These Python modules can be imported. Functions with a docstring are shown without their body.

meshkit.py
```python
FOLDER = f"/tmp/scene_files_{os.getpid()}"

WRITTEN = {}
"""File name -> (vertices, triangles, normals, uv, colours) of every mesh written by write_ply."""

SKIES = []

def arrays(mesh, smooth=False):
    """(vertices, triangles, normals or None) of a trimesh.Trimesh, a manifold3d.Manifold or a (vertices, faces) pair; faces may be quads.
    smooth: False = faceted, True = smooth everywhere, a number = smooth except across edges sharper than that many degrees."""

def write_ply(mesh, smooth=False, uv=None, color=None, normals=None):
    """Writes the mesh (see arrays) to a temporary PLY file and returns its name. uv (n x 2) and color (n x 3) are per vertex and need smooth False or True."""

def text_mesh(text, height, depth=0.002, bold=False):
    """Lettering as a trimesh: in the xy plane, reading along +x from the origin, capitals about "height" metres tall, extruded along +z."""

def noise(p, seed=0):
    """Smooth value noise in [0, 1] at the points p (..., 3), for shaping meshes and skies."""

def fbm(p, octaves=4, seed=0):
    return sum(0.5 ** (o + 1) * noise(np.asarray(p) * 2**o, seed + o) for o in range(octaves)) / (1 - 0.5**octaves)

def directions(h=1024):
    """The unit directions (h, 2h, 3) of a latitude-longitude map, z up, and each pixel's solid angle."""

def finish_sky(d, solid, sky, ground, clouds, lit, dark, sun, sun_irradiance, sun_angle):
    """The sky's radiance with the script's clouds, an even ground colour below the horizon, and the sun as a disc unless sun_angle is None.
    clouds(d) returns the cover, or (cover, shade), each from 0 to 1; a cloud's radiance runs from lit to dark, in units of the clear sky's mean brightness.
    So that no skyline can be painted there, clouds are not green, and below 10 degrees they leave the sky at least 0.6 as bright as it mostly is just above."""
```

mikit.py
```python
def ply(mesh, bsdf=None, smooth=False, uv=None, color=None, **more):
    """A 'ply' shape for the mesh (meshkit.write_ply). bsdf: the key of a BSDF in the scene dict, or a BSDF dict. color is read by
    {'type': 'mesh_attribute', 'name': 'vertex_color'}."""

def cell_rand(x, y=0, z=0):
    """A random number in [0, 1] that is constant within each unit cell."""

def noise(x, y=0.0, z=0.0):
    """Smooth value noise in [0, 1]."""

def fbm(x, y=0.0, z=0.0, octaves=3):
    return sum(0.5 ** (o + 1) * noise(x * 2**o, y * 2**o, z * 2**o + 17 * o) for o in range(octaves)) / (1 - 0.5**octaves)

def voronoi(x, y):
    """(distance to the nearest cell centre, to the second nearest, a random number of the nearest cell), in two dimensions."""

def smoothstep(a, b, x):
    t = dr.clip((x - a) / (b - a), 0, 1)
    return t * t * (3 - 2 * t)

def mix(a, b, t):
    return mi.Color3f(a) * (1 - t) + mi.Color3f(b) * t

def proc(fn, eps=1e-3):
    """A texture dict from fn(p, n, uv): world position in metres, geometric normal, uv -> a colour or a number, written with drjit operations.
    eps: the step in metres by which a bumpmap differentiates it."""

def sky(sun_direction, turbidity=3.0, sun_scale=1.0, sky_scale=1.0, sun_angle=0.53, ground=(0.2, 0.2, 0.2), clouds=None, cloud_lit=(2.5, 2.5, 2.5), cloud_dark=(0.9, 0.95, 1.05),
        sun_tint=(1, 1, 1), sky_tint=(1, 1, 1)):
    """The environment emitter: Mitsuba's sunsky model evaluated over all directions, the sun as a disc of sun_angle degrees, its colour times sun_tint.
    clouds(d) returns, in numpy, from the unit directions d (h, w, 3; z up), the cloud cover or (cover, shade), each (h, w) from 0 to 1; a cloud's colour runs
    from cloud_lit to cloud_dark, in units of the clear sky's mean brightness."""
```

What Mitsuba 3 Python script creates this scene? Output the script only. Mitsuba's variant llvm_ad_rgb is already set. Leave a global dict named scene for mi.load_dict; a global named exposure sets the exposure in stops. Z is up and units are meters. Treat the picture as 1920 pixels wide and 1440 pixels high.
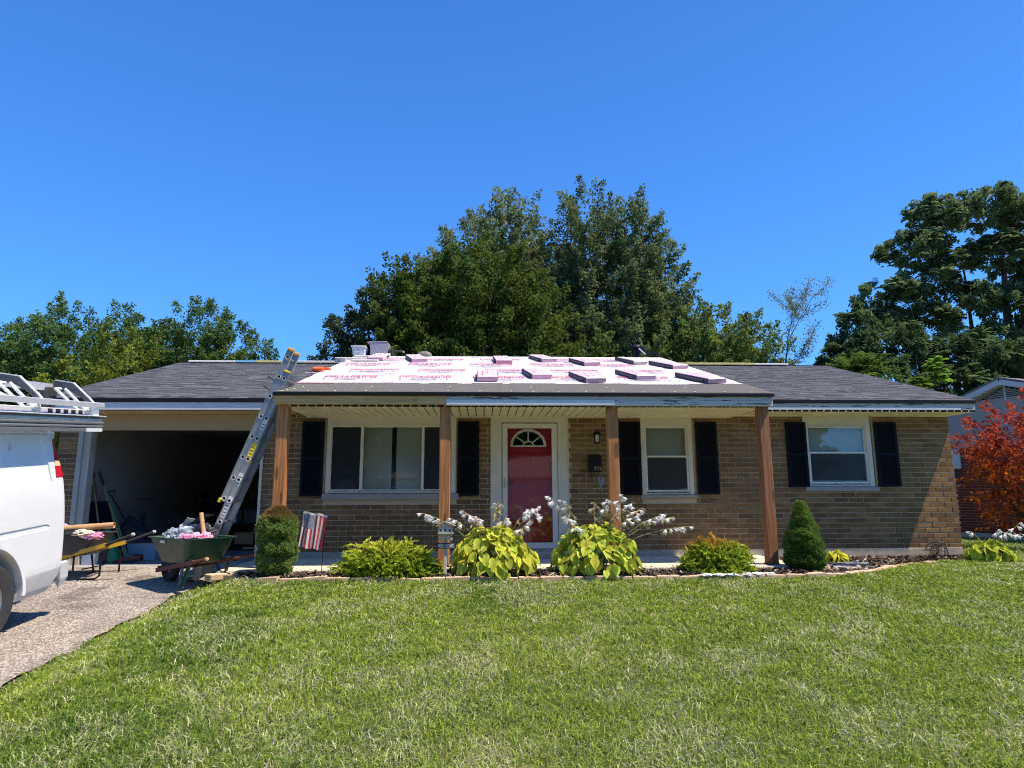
import math, random
import numpy as np, trimesh, mitsuba as mi, drjit as dr
import manifold3d as m3
import shapely.geometry as sg
import mikit, meshkit
from mikit import proc, noise, fbm, voronoi, cell_rand, smoothstep, mix

T = mi.ScalarTransform4f
rng = np.random.default_rng(7)
random.seed(7)
scene, labels = {}, {}

# ------------------------------------------------------------------ camera, sky, exposure
def cam_axes(p, yaw, roll):
    cy, sy, cp, sp = math.cos(yaw), math.sin(yaw), math.cos(p), math.sin(p)
    r = np.array([cy, -sy, 0]); f = np.array([sy*cp, cy*cp, sp]); u = np.cross(r, f)
    c, s = math.cos(roll), math.sin(roll)
    return c*r + s*u, c*u - s*r, f
_r, _u, _f = cam_axes(math.radians(9.65), math.radians(2.47), math.radians(-0.2))
EYE = np.array([0, 0, 1.0])
scene['camera'] = {'type': 'perspective', 'fov': 2*math.degrees(math.atan(960/1220.0)), 'fov_axis': 'x',
                   'near_clip': 0.05, 'far_clip': 2000.0,
                   'to_world': T().look_at(origin=EYE.tolist(), target=(EYE + _f).tolist(), up=_u.tolist())}
SUN = (0.48, -0.20, 1.0)
scene['sky_light'] = mikit.sky(SUN, turbidity=2.1, sky_tint=(0.47, 0.96, 1.54), ground=(0.16, 0.17, 0.12))
exposure = 2.2

# ------------------------------------------------------------------ helpers
_count = {}
def key(name):
    """name, then name_001, name_002 ... for repeats"""
    n = _count.get(name, 0); _count[name] = n + 1
    return name if n == 0 else f'{name}_{n:03d}'
def lab(k, label, category=None, group=None, kind=None):
    d = {'label': label}
    if category: d['category'] = category
    if group: d['group'] = group
    if kind: d['kind'] = kind
    labels[k] = d
    return k
def kindof(k, kind, label=None):
    labels.setdefault(k, {})['kind'] = kind
    if label: labels[k]['label'] = label
def put(k, mesh, mat, smooth=False, color=None, uv=None, M=None):
    s = mikit.ply(mesh, mat, smooth=smooth, color=color, uv=uv)
    if M is not None: s['to_world'] = M
    scene[k] = s
    return k
def part(parent, name, mesh, mat, smooth=False, color=None, uv=None, M=None):
    return put(key(parent + '__' + name), mesh, mat, smooth, color, uv, M)
def share(k, ply, M):
    scene[k] = {**ply, 'to_world': M}
    return k
BOXF = np.array([[0,2,3],[0,3,1],[4,5,7],[4,7,6],[0,1,5],[0,5,4],[2,6,7],[2,7,3],[0,4,6],[0,6,2],[1,3,7],[1,7,5]])
def box(x0, x1, y0, y1, z0, z1):
    v = np.array([[x, y, z] for x in (x0, x1) for y in (y0, y1) for z in (z0, z1)], float)
    return v, BOXF[:, ::-1].copy()
def fixn(m):
    t = trimesh.Trimesh(m[0], m[1], process=False)
    if t.volume < 0: return m[0], m[1][:, ::-1].copy()
    return m
_b = box(0,1,0,1,0,1)
if trimesh.Trimesh(_b[0], _b[1], process=False).volume < 0: BOXF = BOXF[:, ::-1].copy()
def join(ms):
    V, F, a = [], [], 0
    for v, f in ms:
        V.append(np.asarray(v, float)); F.append(np.asarray(f, int) + a); a += len(v)
    return np.vstack(V), np.vstack(F)
def tri(m):
    if hasattr(m, 'to_mesh'):
        q = m.to_mesh(); return np.array(q.vert_properties[:, :3], float), np.array(q.tri_verts, int)
    return np.array(m.vertices), np.array(m.faces)
def cbox(x0, x1, y0, y1, z0, z1, c=0.006):
    """box with chamfered edges"""
    pts = []
    for x, sx in ((x0, 1), (x1, -1)):
        for y, sy in ((y0, 1), (y1, -1)):
            for z, sz in ((z0, 1), (z1, -1)):
                pts += [[x + sx*c, y + sy*c, z], [x + sx*c, y, z + sz*c], [x, y + sy*c, z + sz*c]]
    return tri(m3.Manifold.hull_points(np.array(pts, float)))
def tf(m, M):
    v, f = m
    M = np.asarray(M, float)
    v = v @ M[:3, :3].T + M[:3, 3]
    return (v, f[:, ::-1].copy()) if np.linalg.det(M[:3, :3]) < 0 else (v, f)
def mat4(origin, ax, ay, az):
    M = np.eye(4); M[:3, 0], M[:3, 1], M[:3, 2], M[:3, 3] = ax, ay, az, origin
    return M
def rotz(a, o=(0, 0, 0)):
    c, s = math.cos(a), math.sin(a)
    return mat4(o, (c, s, 0), (-s, c, 0), (0, 0, 1))
def unit(a):
    a = np.asarray(a, float); return a/np.linalg.norm(a)
def tube(pts, rad, sides=8, cap=True):
    p = np.asarray(pts, float); n = len(p)
    rad = np.broadcast_to(np.asarray(rad, float), (n,))
    t = np.gradient(p, axis=0); t /= np.linalg.norm(t, axis=1, keepdims=True) + 1e-12
    a = np.cross(t[0], [0, 0, 1.0] if abs(t[0, 2]) < .9 else [1.0, 0, 0]); a /= np.linalg.norm(a)
    A = []
    for i in range(n):
        a = a - t[i]*(a @ t[i]); a /= np.linalg.norm(a); A.append(a)
    A = np.array(A); B = np.cross(t, A)
    g = np.arange(sides)*2*np.pi/sides
    v = p[:, None] + rad[:, None, None]*(np.cos(g)[None, :, None]*A[:, None] + np.sin(g)[None, :, None]*B[:, None])
    F = []
    for i in range(n - 1):
        for j in range(sides):
            k = (j + 1) % sides
            F += [[i*sides + j, i*sides + k, (i+1)*sides + k], [i*sides + j, (i+1)*sides + k, (i+1)*sides + j]]
    v = v.reshape(-1, 3)
    if cap:
        for e in (0, n - 1):
            c = len(v); v = np.vstack([v, p[e:e+1]])
            for j in range(sides):
                k = (j + 1) % sides
                F.append([c, e*sides + k, e*sides + j] if e == 0 else [c, e*sides + j, e*sides + k])
    return v, np.array(F)
def bar(a, b, w, h, up=(0, 0, 1)):
    """square bar from a to b, w across, h along up"""
    a, b = np.asarray(a, float), np.asarray(b, float)
    d = unit(b - a); s = unit(np.cross(d, up)); u = np.cross(s, d)
    L = np.linalg.norm(b - a)
    return tf(box(-w/2, w/2, 0, L, -h/2, h/2), mat4(a, s, d, u))
def extrude_xz(poly, y0, y1):
    """shapely polygon in (x, z) extruded from y0 to y1"""
    t = trimesh.creation.extrude_polygon(poly, y1 - y0, engine='earcut')
    v, f = tri(t)
    return v[:, [0, 2, 1]]*[1, 1, 1] + [0, y0, 0], f[:, ::-1].copy()
def extrude_yz(poly, x0, x1):
    t = trimesh.creation.extrude_polygon(poly, x1 - x0, engine='earcut')
    v, f = tri(t)
    return v[:, [2, 0, 1]] + [x0, 0, 0], f
def lathe(prof, n=20, M=None):
    prof = np.asarray(prof, float)
    g = np.arange(n)*2*np.pi/n
    v = np.stack([prof[:, None, 0]*np.cos(g), prof[:, None, 0]*np.sin(g), np.broadcast_to(prof[:, None, 1], (len(prof), n))], -1).reshape(-1, 3)
    F = []
    for i in range(len(prof) - 1):
        for j in range(n):
            k = (j + 1) % n
            F += [[i*n + j, i*n + k, (i+1)*n + k], [i*n + j, (i+1)*n + k, (i+1)*n + j]]
    m = (v, np.array(F))
    return m if M is None else tf(m, M)
def zP(y): return 2.42 + .304*(y - 9.05)          # porch roof plane
def zM(y): return 2.49 + .327*(y - 10.15)         # main roof plane
def zdrive(y): return -.05 - .09*np.maximum(0, 10.2 - y)
def zlawn(y):
    t = np.maximum(0, 8.7 - y)
    return -.045 - .07*t
def sstep(a, b, x):
    t = np.clip((x - a)/(b - a), 0, 1); return t*t*(3 - 2*t)
def gz(x, y):
    x, y = np.asarray(x, float), np.asarray(y, float)
    w = sstep(-3.0, -3.72, x)
    yy = np.maximum(y, -8.0)
    z = w*zdrive(yy) + (1 - w)*zlawn(yy)
    far = sstep(9.0, 14.0, x)*.25*sstep(3, 10, y)
    return z - far

# ------------------------------------------------------------------ materials
def mat(k, d): scene[k] = d; return k
def two(d): return {'type': 'twosided', 'bsdf': d}
def prin(k, col, rough=.6, **kw):
    base = col if isinstance(col, dict) else {'type': 'rgb', 'value': list(col)}
    return mat(k, two({'type': 'principled', 'base_color': base, 'roughness': rough, **kw}))
def speck(c, amp=.25, sc=40.0, s3=None):
    c = np.array(c); sx, sy, sz = s3 or (sc, sc, sc)
    def fn(p, n, uv):
        k = fbm(p.x*sx, p.y*sy, p.z*sz)
        return mi.Color3f(*[float(a) for a in c])*(1 + amp*2*(k - .5))
    return proc(fn)
VC = {'type': 'mesh_attribute', 'name': 'vertex_color'}
def bump(d, fn, scale=1.0, eps=1e-3):
    return {'type': 'bumpmap', 'arbitrary': proc(fn, eps), 'scale': scale, 'bsdf': d}

# bricks : wire-cut, streaky tan to red-brown
def brickmat(k, c, c2):
    def fn(p, n, uv):
        s = fbm(p.x*95, p.y*30, p.z*9)
        b = noise(p.x*9, p.y*3, p.z*26)
        q = noise(p.x*230, p.y*100, p.z*230)
        return mix(c, c2, smoothstep(.3, .7, s)*.75 + .25*b)*(.78 + .44*q)
    return mat(k, two({'type': 'diffuse', 'reflectance': proc(fn)}))
def brickmix(p, n, uv):
    row = dr.floor((p.z - .1235)/.0815)
    odd = row - 2*dr.floor(row/2)
    colm = dr.floor((p.x + 3.524 - .1235*odd)/.247)
    u = cell_rand(colm, row, 3) + .10*smoothstep(1.5, -1.0, p.x)
    s = fbm(p.x*95, p.y*30, p.z*9); b = noise(p.x*11, p.y*3, p.z*22)
    a1 = mix((.285, .178, .084), (.22, .134, .060), s)
    a2 = mix((.245, .150, .070), (.185, .110, .050), s)
    a3 = mix((.20, .128, .068), (.15, .094, .05), s)
    a4 = mix((.22, .125, .075), (.16, .09, .055), s)
    c = dr.select(u < .45, a1, dr.select(u < .86, a2, dr.select(u < .95, a3, a4)))
    return c*(.85 + .25*cell_rand(colm, row, 9))*(.72 + .3*b + .3*noise(p.x*230, p.y*100, p.z*230))
mat('mat_brick', two({'type': 'diffuse', 'reflectance': proc(brickmix)}))
prin('mat_mortar', speck((.52, .43, .29), .25, 60), .95)
prin('mat_concrete', speck((.40, .355, .27), .3, 14), .9)
prin('mat_slab', speck((.44, .39, .31), .22, 9), .9)
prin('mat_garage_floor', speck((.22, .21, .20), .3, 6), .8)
prin('mat_white_trim', speck((.66, .63, .50), .08, 5), .5)
prin('mat_white_vinyl', speck((.74, .72, .62), .05, 4), .4)
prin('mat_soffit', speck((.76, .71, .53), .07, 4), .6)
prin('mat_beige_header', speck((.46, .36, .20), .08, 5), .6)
prin('mat_alu_white', speck((.60, .64, .66), .08, 6), .4)
def peel(p, n, uv):
    a = fbm(p.x*3, p.y*3, p.z*26); b = noise(p.x*14, 0, p.z*60)
    t = smoothstep(.56, .66, a*.7 + b*.3)
    return mix((.50, .50, .46), (.14, .125, .11), t)*(.85 + .3*noise(p.x*40, 0, p.z*200))
prin('mat_peeling_board', proc(peel), .8)
prin('mat_black_drip', (.008, .008, .012), .5, specular=.25)
prin('mat_dark_gap', (.01, .01, .01), .9)
def wood(k, a, b, rough=.7, axis='z', knots=True):
    def fn(p, n, uv):
        u, v, w = (p.x, p.y, p.z) if axis == 'z' else (p.z, p.y, p.x)
        g = fbm(u*60 + 3*noise(u*4, v*4, w*.9), v*60, w*1.6)
        kn = smoothstep(.80, .90, noise(u*13 + 5, v*13, w*3.1)) if knots else 0.0
        c = mix(a, b, smoothstep(.25, .75, g))
        fine = noise(u*260, v*260, w*7)
        return c*(.82 + .36*fine)*(1 - .6*kn)
    return prin(k, proc(fn), rough)
wood('mat_cedar', (.48, .215, .075), (.29, .115, .036))
wood('mat_cedar_dark', (.33, .145, .062), (.21, .085, .034))
wood('mat_new_lumber', (.62, .40, .16), (.42, .265, .095), axis='x')
wood('mat_red_wood', (.16, .055, .03), (.10, .03, .018), axis='x', knots=False)
wood('mat_pale_wood', (.52, .36, .18), (.40, .26, .12), knots=False)
prin('mat_shutter', speck((.004, .006, .011), .2, 8), .6, specular=.15)
prin('mat_black_metal', (.008, .008, .009), .45, specular=.3)
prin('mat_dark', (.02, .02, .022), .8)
prin('mat_gold', (.75, .55, .25), .3, metallic=.8)
prin('mat_stone_sill', speck((.33, .31, .29), .2, 20), .85)
def blindfn(p, n, uv): return mi.Color3f(.30, .345, .29)*(.9 + .2*noise(p.x*2, 0, p.z*2))
prin('mat_blind', proc(blindfn), .6)
prin('mat_blind_dark', speck((.10, .125, .125), .1, 3), .7)
mat('mat_screen', {'type': 'blendbsdf', 'weight': .72, 'a': {'type': 'null'}, 'b': two({'type': 'diffuse', 'reflectance': {'type': 'rgb', 'value': [.035, .04, .045]}})})
mat('mat_glass', {'type': 'thindielectric', 'int_ior': 1.5})
prin('mat_red_door', speck((.32, .002, .012), .06, 6), .35, clearcoat=.2)
prin('mat_handle', (.55, .5, .35), .3, metallic=.8)
prin('mat_lamp_glass', (.55, .58, .52), .2)
def shingc(p, n, uv): return mi.Color3f(1)
mat('mat_shingle', two({'type': 'diffuse', 'reflectance': VC}))
prin('mat_felt', speck((.088, .087, .082), .2, 25), .9)
def memb(p, n, uv):
    lap = dr.abs(p.z/.304 - dr.floor(p.z/.304))
    return mi.Color3f(.58, .53, .57)*(.90 + .16*fbm(p.x*3, p.y*8, 0))
prin('mat_membrane', proc(memb), .55)
prin('mat_print_red', (.56, .13, .18), .6)
prin('mat_print_grey', (.33, .32, .38), .6)
prin('mat_cap_nail', (.70, .85, .25), .5)
def wrapf(p, n, uv):
    s = fbm(p.x*9, p.y*9, p.z*9)
    l = smoothstep(.55, .62, noise(p.x*60, p.y*8, p.z*60))
    return mix(mix((.70, .51, .59), (.73, .60, .66), s), (.46, .24, .38), l*.45)
prin('mat_pink_wrap', proc(wrapf), .35)
def wrapside(p, n, uv):
    k = noise(p.x*4, p.y*4, p.z*160)
    return mix((.68, .44, .52), (.50, .29, .37), k)
prin('mat_pink_side', proc(wrapside), .5)
prin('mat_bundle_end', speck((.06, .055, .065), .6, 70), .8)
prin('mat_grey_wrap', speck((.55, .55, .50), .12, 9), .4)
prin('mat_yellow', (.62, .38, .03), .45)
prin('mat_orange', (.70, .33, .04), .5)
prin('mat_orange_red', (.80, .12, .02), .5)
def aluf(p, n, uv): return mi.Color3f(.40, .42, .42)*(.85 + .3*fbm(p.x*18, p.y*18, p.z*6))
prin('mat_aluminium', proc(aluf), .42, metallic=.75)
prin('mat_alu_bright', (.75, .77, .78), .35, metallic=.5)
prin('mat_sticker_white', (.65, .66, .66), .5)
prin('mat_sticker_yellow', (.75, .62, .02), .5)
prin('mat_label_dark', (.05, .05, .05), .5)
def vanw(p, n, uv): return mi.Color3f(.74, .76, .77)*(.97 + .06*fbm(p.x*5, p.y*5, p.z*5))
prin('mat_van_white', proc(vanw), .3, clearcoat=.6, clearcoat_gloss=.9)
prin('mat_van_lower', speck((.50, .51, .52), .1, 6), .45)
prin('mat_van_grey', speck((.10, .105, .115), .2, 10), .6)
prin('mat_rubber', speck((.035, .035, .037), .35, 30), .8)
prin('mat_tail_red', (.50, .01, .03), .15, clearcoat=1.0)
prin('mat_tail_amber', (.85, .55, .28), .15, clearcoat=1.0)
prin('mat_rim', (.35, .35, .36), .4, metallic=.7)
def traygreen(p, n, uv):
    d = smoothstep(.4, .7, fbm(p.x*6, p.y*6, p.z*6))
    return mix((.012, .055, .035), (.075, .085, .06), d*.6)
prin('mat_tray_green', proc(traygreen), .35, clearcoat=.3)
prin('mat_tray_black', speck((.045, .045, .045), .3, 10), .5)
prin('mat_leg_green', speck((.02, .06, .05), .25, 12), .45)
prin('mat_cardboard', speck((.50, .30, .14), .15, 20), .7)
prin('mat_slate_plastic', speck((.30, .36, .40), .25, 12), .35)
prin('mat_pink_scrap', speck((.80, .36, .50), .3, 30), .5)
prin('mat_pale_scrap', speck((.78, .66, .48), .2, 30), .5)
prin('mat_tarp_dark', (.05, .055, .07), .5)
prin('mat_green_bag', (.02, .20, .09), .4)
prin('mat_broom_red', (.12, .012, .012), .6)
prin('mat_tote', (.30, .42, .50), .4)
prin('mat_bucket', (.03, .035, .05), .5)
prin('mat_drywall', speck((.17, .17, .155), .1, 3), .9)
prin('mat_navy', (.012, .014, .03), .7)
prin('mat_clear_bin', (.62, .66, .70), .2)
prin('mat_grey_bin', (.33, .33, .38), .4)
prin('mat_bark', speck((.075, .06, .045), .4, 14, (30, 30, 5)), .95)
prin('mat_bark_red', speck((.09, .04, .03), .3, 20), .9)
mat('mat_leaf', {'type': 'principledthin', 'base_color': VC, 'roughness': .38, 'diff_trans': .8, 'eta': 1.5})
mat('mat_leaf_big', {'type': 'principledthin', 'base_color': VC, 'roughness': .42, 'diff_trans': .7, 'eta': 1.5})
mat('mat_petal', {'type': 'principledthin', 'base_color': VC, 'roughness': .6, 'diff_trans': .35, 'eta': 1.3})
mat('mat_grass', {'type': 'principledthin', 'base_color': VC, 'roughness': .5, 'diff_trans': .7, 'eta': 1.3})
def soil(p, n, uv):
    a = fbm(p.x*1.3, p.y*1.3, 0); b = noise(p.x*30, p.y*30, 0)
    return mix((.055, .075, .022), (.13, .13, .06), smoothstep(.35, .7, a))*(.6 + .8*b)
prin('mat_lawn_soil', proc(soil), .95)
def drivef(p, n, uv):
    d1, d2, r1 = voronoi(p.x*78, p.y*78)
    e1, e2, r2 = voronoi(p.x*33 + 7, p.y*33)
    big = fbm(p.x*.9, p.y*.9, 0); mid = fbm(p.x*4, p.y*2, 5)
    c = mix((.15, .136, .126), (.60, .545, .475), smoothstep(.1, .95, r1))
    c = dr.select(r2 > .70, mix(c, (.23, .20, .185), .6), c)
    c = mix(c, (.20, .178, .16), smoothstep(.55, .8, d1)*.6)
    crack = smoothstep(.012, .004, dr.abs(p.y - 8.35 + .05*noise(p.x*3, 0, 0) + .02*noise(p.x*17, 0, 0)))
    stain = smoothstep(.60, .72, fbm(p.x*1.7 + 9, p.y*1.7, 2))
    return c*(.66 + .5*big)*(.85 + .3*mid)*(1 - .75*crack)*(1 - .35*stain)
mat('mat_drive', bump(two({'type': 'diffuse', 'reflectance': proc(drivef)}), lambda p, n, uv: 1 - voronoi(p.x*78, p.y*78)[0], .004, 2e-3))
def mulch(p, n, uv):
    a = noise(p.x*70, p.y*25, 0); b = noise(p.x*20, p.y*60, 3)
    return mix((.022, .015, .012), (.11, .085, .07), smoothstep(.4, .9, a*.6 + b*.5))
prin('mat_mulch', proc(mulch), .95)
mat('mat_mulch_chip', two({'type': 'diffuse', 'reflectance': VC}))
prin('mat_edging', speck((.50, .37, .25), .25, 16), .9)
prin('mat_edging_pink', speck((.46, .33, .22), .3, 16), .9)
prin('mat_flag_red', speck((.42, .05, .06), .1, 20), .8)
prin('mat_flag_white', speck((.66, .60, .60), .08, 20), .8)
prin('mat_flag_blue', speck((.20, .20, .27), .1, 20), .8)
prin('mat_weathered', speck((.20, .19, .165), .35, 22), .9)
prin('mat_post_pale', speck((.42, .40, .35), .25, 18), .8)
prin('mat_sign_board', speck((.07, .065, .06), .3, 20), .8)
prin('mat_hose_green', (.03, .45, .18), .4)
prin('mat_cable', (.05, .055, .065), .4)
prin('mat_cable_pale', (.62, .66, .72), .4)
prin('mat_paper', speck((.70, .74, .72), .1, 20), .7)
prin('mat_ornament', (.22, .23, .27), .6)
prin('mat_nb_siding', speck((.33, .335, .345), .06, 8), .6)
prin('mat_nb_trim', speck((.55, .58, .60), .06, 8), .5)
brickmat('mat_nb_brick', (.22, .055, .04), (.15, .04, .03))
prin('mat_nb_roof', speck((.16, .155, .16), .3, 8), .9)
prin('mat_curtain', (.5, .5, .47), .8)
prin('mat_asphalt', speck((.07, .07, .07), .3, 8), .9)
prin('mat_ridge_yellow', speck((.75, .62, .25), .2, 3), .6)
prin('mat_ridge_white', speck((.80, .78, .72), .1, 3), .6)
prin('mat_ridge_blue', (.25, .60, .80), .6)
prin('mat_jamb', speck((.40, .385, .33), .08, 5), .55)
prin('mat_lining', speck((.34, .34, .31), .12, 3), .9)
# ------------------------------------------------------------------ ground, lawn, drive, beds
def grid_sheet(xs, ys, zf):
    X, Y = np.meshgrid(xs, ys, indexing='ij')
    v = np.stack([X, Y, zf(X, Y)], -1).reshape(-1, 3)
    n, m = len(xs), len(ys)
    i, j = np.meshgrid(np.arange(n - 1), np.arange(m - 1), indexing='ij')
    a = (i*m + j).ravel()
    return v, np.vstack([np.stack([a, a + m, a + m + 1], 1), np.stack([a, a + m + 1, a + 1], 1)])
xs = np.r_[-600, -200, -90, -50, -30, -20, -14, -10, np.arange(-8, 12.01, .25), 14, 18, 24, 35, 60, 120, 300, 700]
ys = np.r_[-600, -200, -80, -40, -20, -12, -8, -4, np.arange(-2, 12.01, .25), 14, 18, 24, 35, 60, 120, 300, 900]
def bumpz(x, y): return .03*(meshkit.fbm(np.stack([x*.5, y*.5, x*0], -1), 3, 3) - .5)*(np.asarray(x) > -3.4)
put('lawn', grid_sheet(xs, ys, lambda x, y: gz(x, y) - .012 + bumpz(x, y)*.6), 'mat_lawn_soil', True)
kindof('lawn', 'structure', 'mown green front lawn with pale dry patches')
# drive: a sheet with a ragged right edge
dy = np.r_[np.arange(-9, 10.21, .2)]
def drive_right(y): return -3.74 + .035*np.sin(y*5.1) + .03*np.sin(y*11.7 + 1) + .24*sstep(8.6, 9.9, y)
du = np.linspace(0, 1, 24)
Xd = drive_right(dy)[:, None]*(du[None]) + (-7.6)*(1 - du[None]); Yd = np.broadcast_to(dy[:, None], Xd.shape)
vd = np.stack([Xd, Yd, zdrive(np.maximum(Yd, -8)) + .012], -1).reshape(-1, 3)
nn = len(du); ii, jj = np.meshgrid(np.arange(len(dy) - 1), np.arange(nn - 1), indexing='ij'); aa = (ii*nn + jj).ravel()
put('driveway', (vd, np.vstack([np.stack([aa, aa + 1, aa + nn + 1], 1), np.stack([aa, aa + nn + 1, aa + nn], 1)])), 'mat_drive', True)
kindof('driveway', 'structure', 'worn exposed aggregate driveway beside the lawn')
# street behind the camera, seen only in reflections
put('street', grid_sheet(np.linspace(-80, 80, 9), np.array([-19., -11.]), lambda x, y: gz(x, y) + .004), 'mat_asphalt'); kindof('street', 'structure', 'asphalt street')
# mulch beds
bed_front = [(-3.45, 8.95), (-2.75, 8.56), (-1.4, 8.48), (1.3, 8.46), (3.35, 8.48), (4.75, 8.58), (5.45, 9.05), (6.3, 9.7), (7.2, 10.15), (8.3, 10.3)]
def bed_y(x): return np.interp(x, [p[0] for p in bed_front], [p[1] for p in bed_front])
bx = np.linspace(-3.45, 8.3, 120); bt = np.linspace(0, 1, 14)
back = np.where(bx < 4.3, 9.13, 10.62)
Xb = np.broadcast_to(bx[:, None], (120, 14)); Yb = bed_y(bx)[:, None]*(1 - bt) + np.maximum(back, bed_y(bx) + .05)[:, None]*bt
zb = -.035 + .04*(meshkit.fbm(np.stack([Xb*5, Yb*5, Xb*0], -1), 3, 5) - .5)
vb = np.stack([Xb, Yb, zb], -1).reshape(-1, 3)
ii, jj = np.meshgrid(np.arange(119), np.arange(13), indexing='ij'); aa = (ii*14 + jj).ravel()
put('garden_bed', (vb, np.vstack([np.stack([aa, aa + 14, aa + 15], 1), np.stack([aa, aa + 15, aa + 1], 1)])), 'mat_mulch', True)
kindof('garden_bed', 'structure', 'dark mulch bed along the front of the house')
def chips(n):
    x = rng.uniform(-3.2, 8.2, n); t = rng.uniform(0, 1, n)
    y0 = bed_y(x); y1 = np.where(x < 4.3, 9.08, 10.55); y = y0*(1 - t) + np.maximum(y1, y0 + .05)*t
    L, W = rng.uniform(.015, .06, n), rng.uniform(.006, .016, n); a = rng.uniform(0, np.pi, n)
    d = np.stack([np.cos(a)*L, np.sin(a)*L, rng.normal(0, .35, n)*L], 1); s = np.stack([-np.sin(a)*W, np.cos(a)*W, rng.normal(0, .4, n)*W], 1)
    c = np.stack([x, y, np.full(n, -.02) + rng.uniform(0, .03, n)], 1)
    v = np.stack([c - d - s, c + d - s*.6, c + d*.9 + s, c - d + s*.7], 1).reshape(-1, 3)
    k = np.arange(n)*4; f = np.vstack([np.stack([k, k+1, k+2], 1), np.stack([k, k+2, k+3], 1)])
    col = np.array([.07, .055, .045])*rng.uniform(.3, 2.4, (n, 1)) + (rng.random((n, 1)) > .93)*np.array([.35, .3, .25])
    return (v, f), np.repeat(col, 4, 0)
m, c = chips(9000)
put('mulch_chips', m, 'mat_mulch_chip', color=c); lab('mulch_chips', 'loose dark bark chips scattered over the front bed', 'mulch', kind='stuff')
# pale stones and paver scraps in the bed at right
st = []
for i in range(46):
    x, y = rng.uniform(4.55, 5.6), rng.uniform(8.75, 9.25)
    if y < bed_y(x) + .06: continue
    s = trimesh.creation.icosphere(1, rng.uniform(.02, .05)); v = np.array(s.vertices)*rng.uniform(.6, 1.4, 3) + [x, y, -.01]
    st.append((v, np.array(s.faces)))
put('bed_stones', join(st), 'mat_edging', 30); lab('bed_stones', 'small pale stones lying in the bed by the cone shaped conifer', 'stones', kind='stuff')
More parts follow.
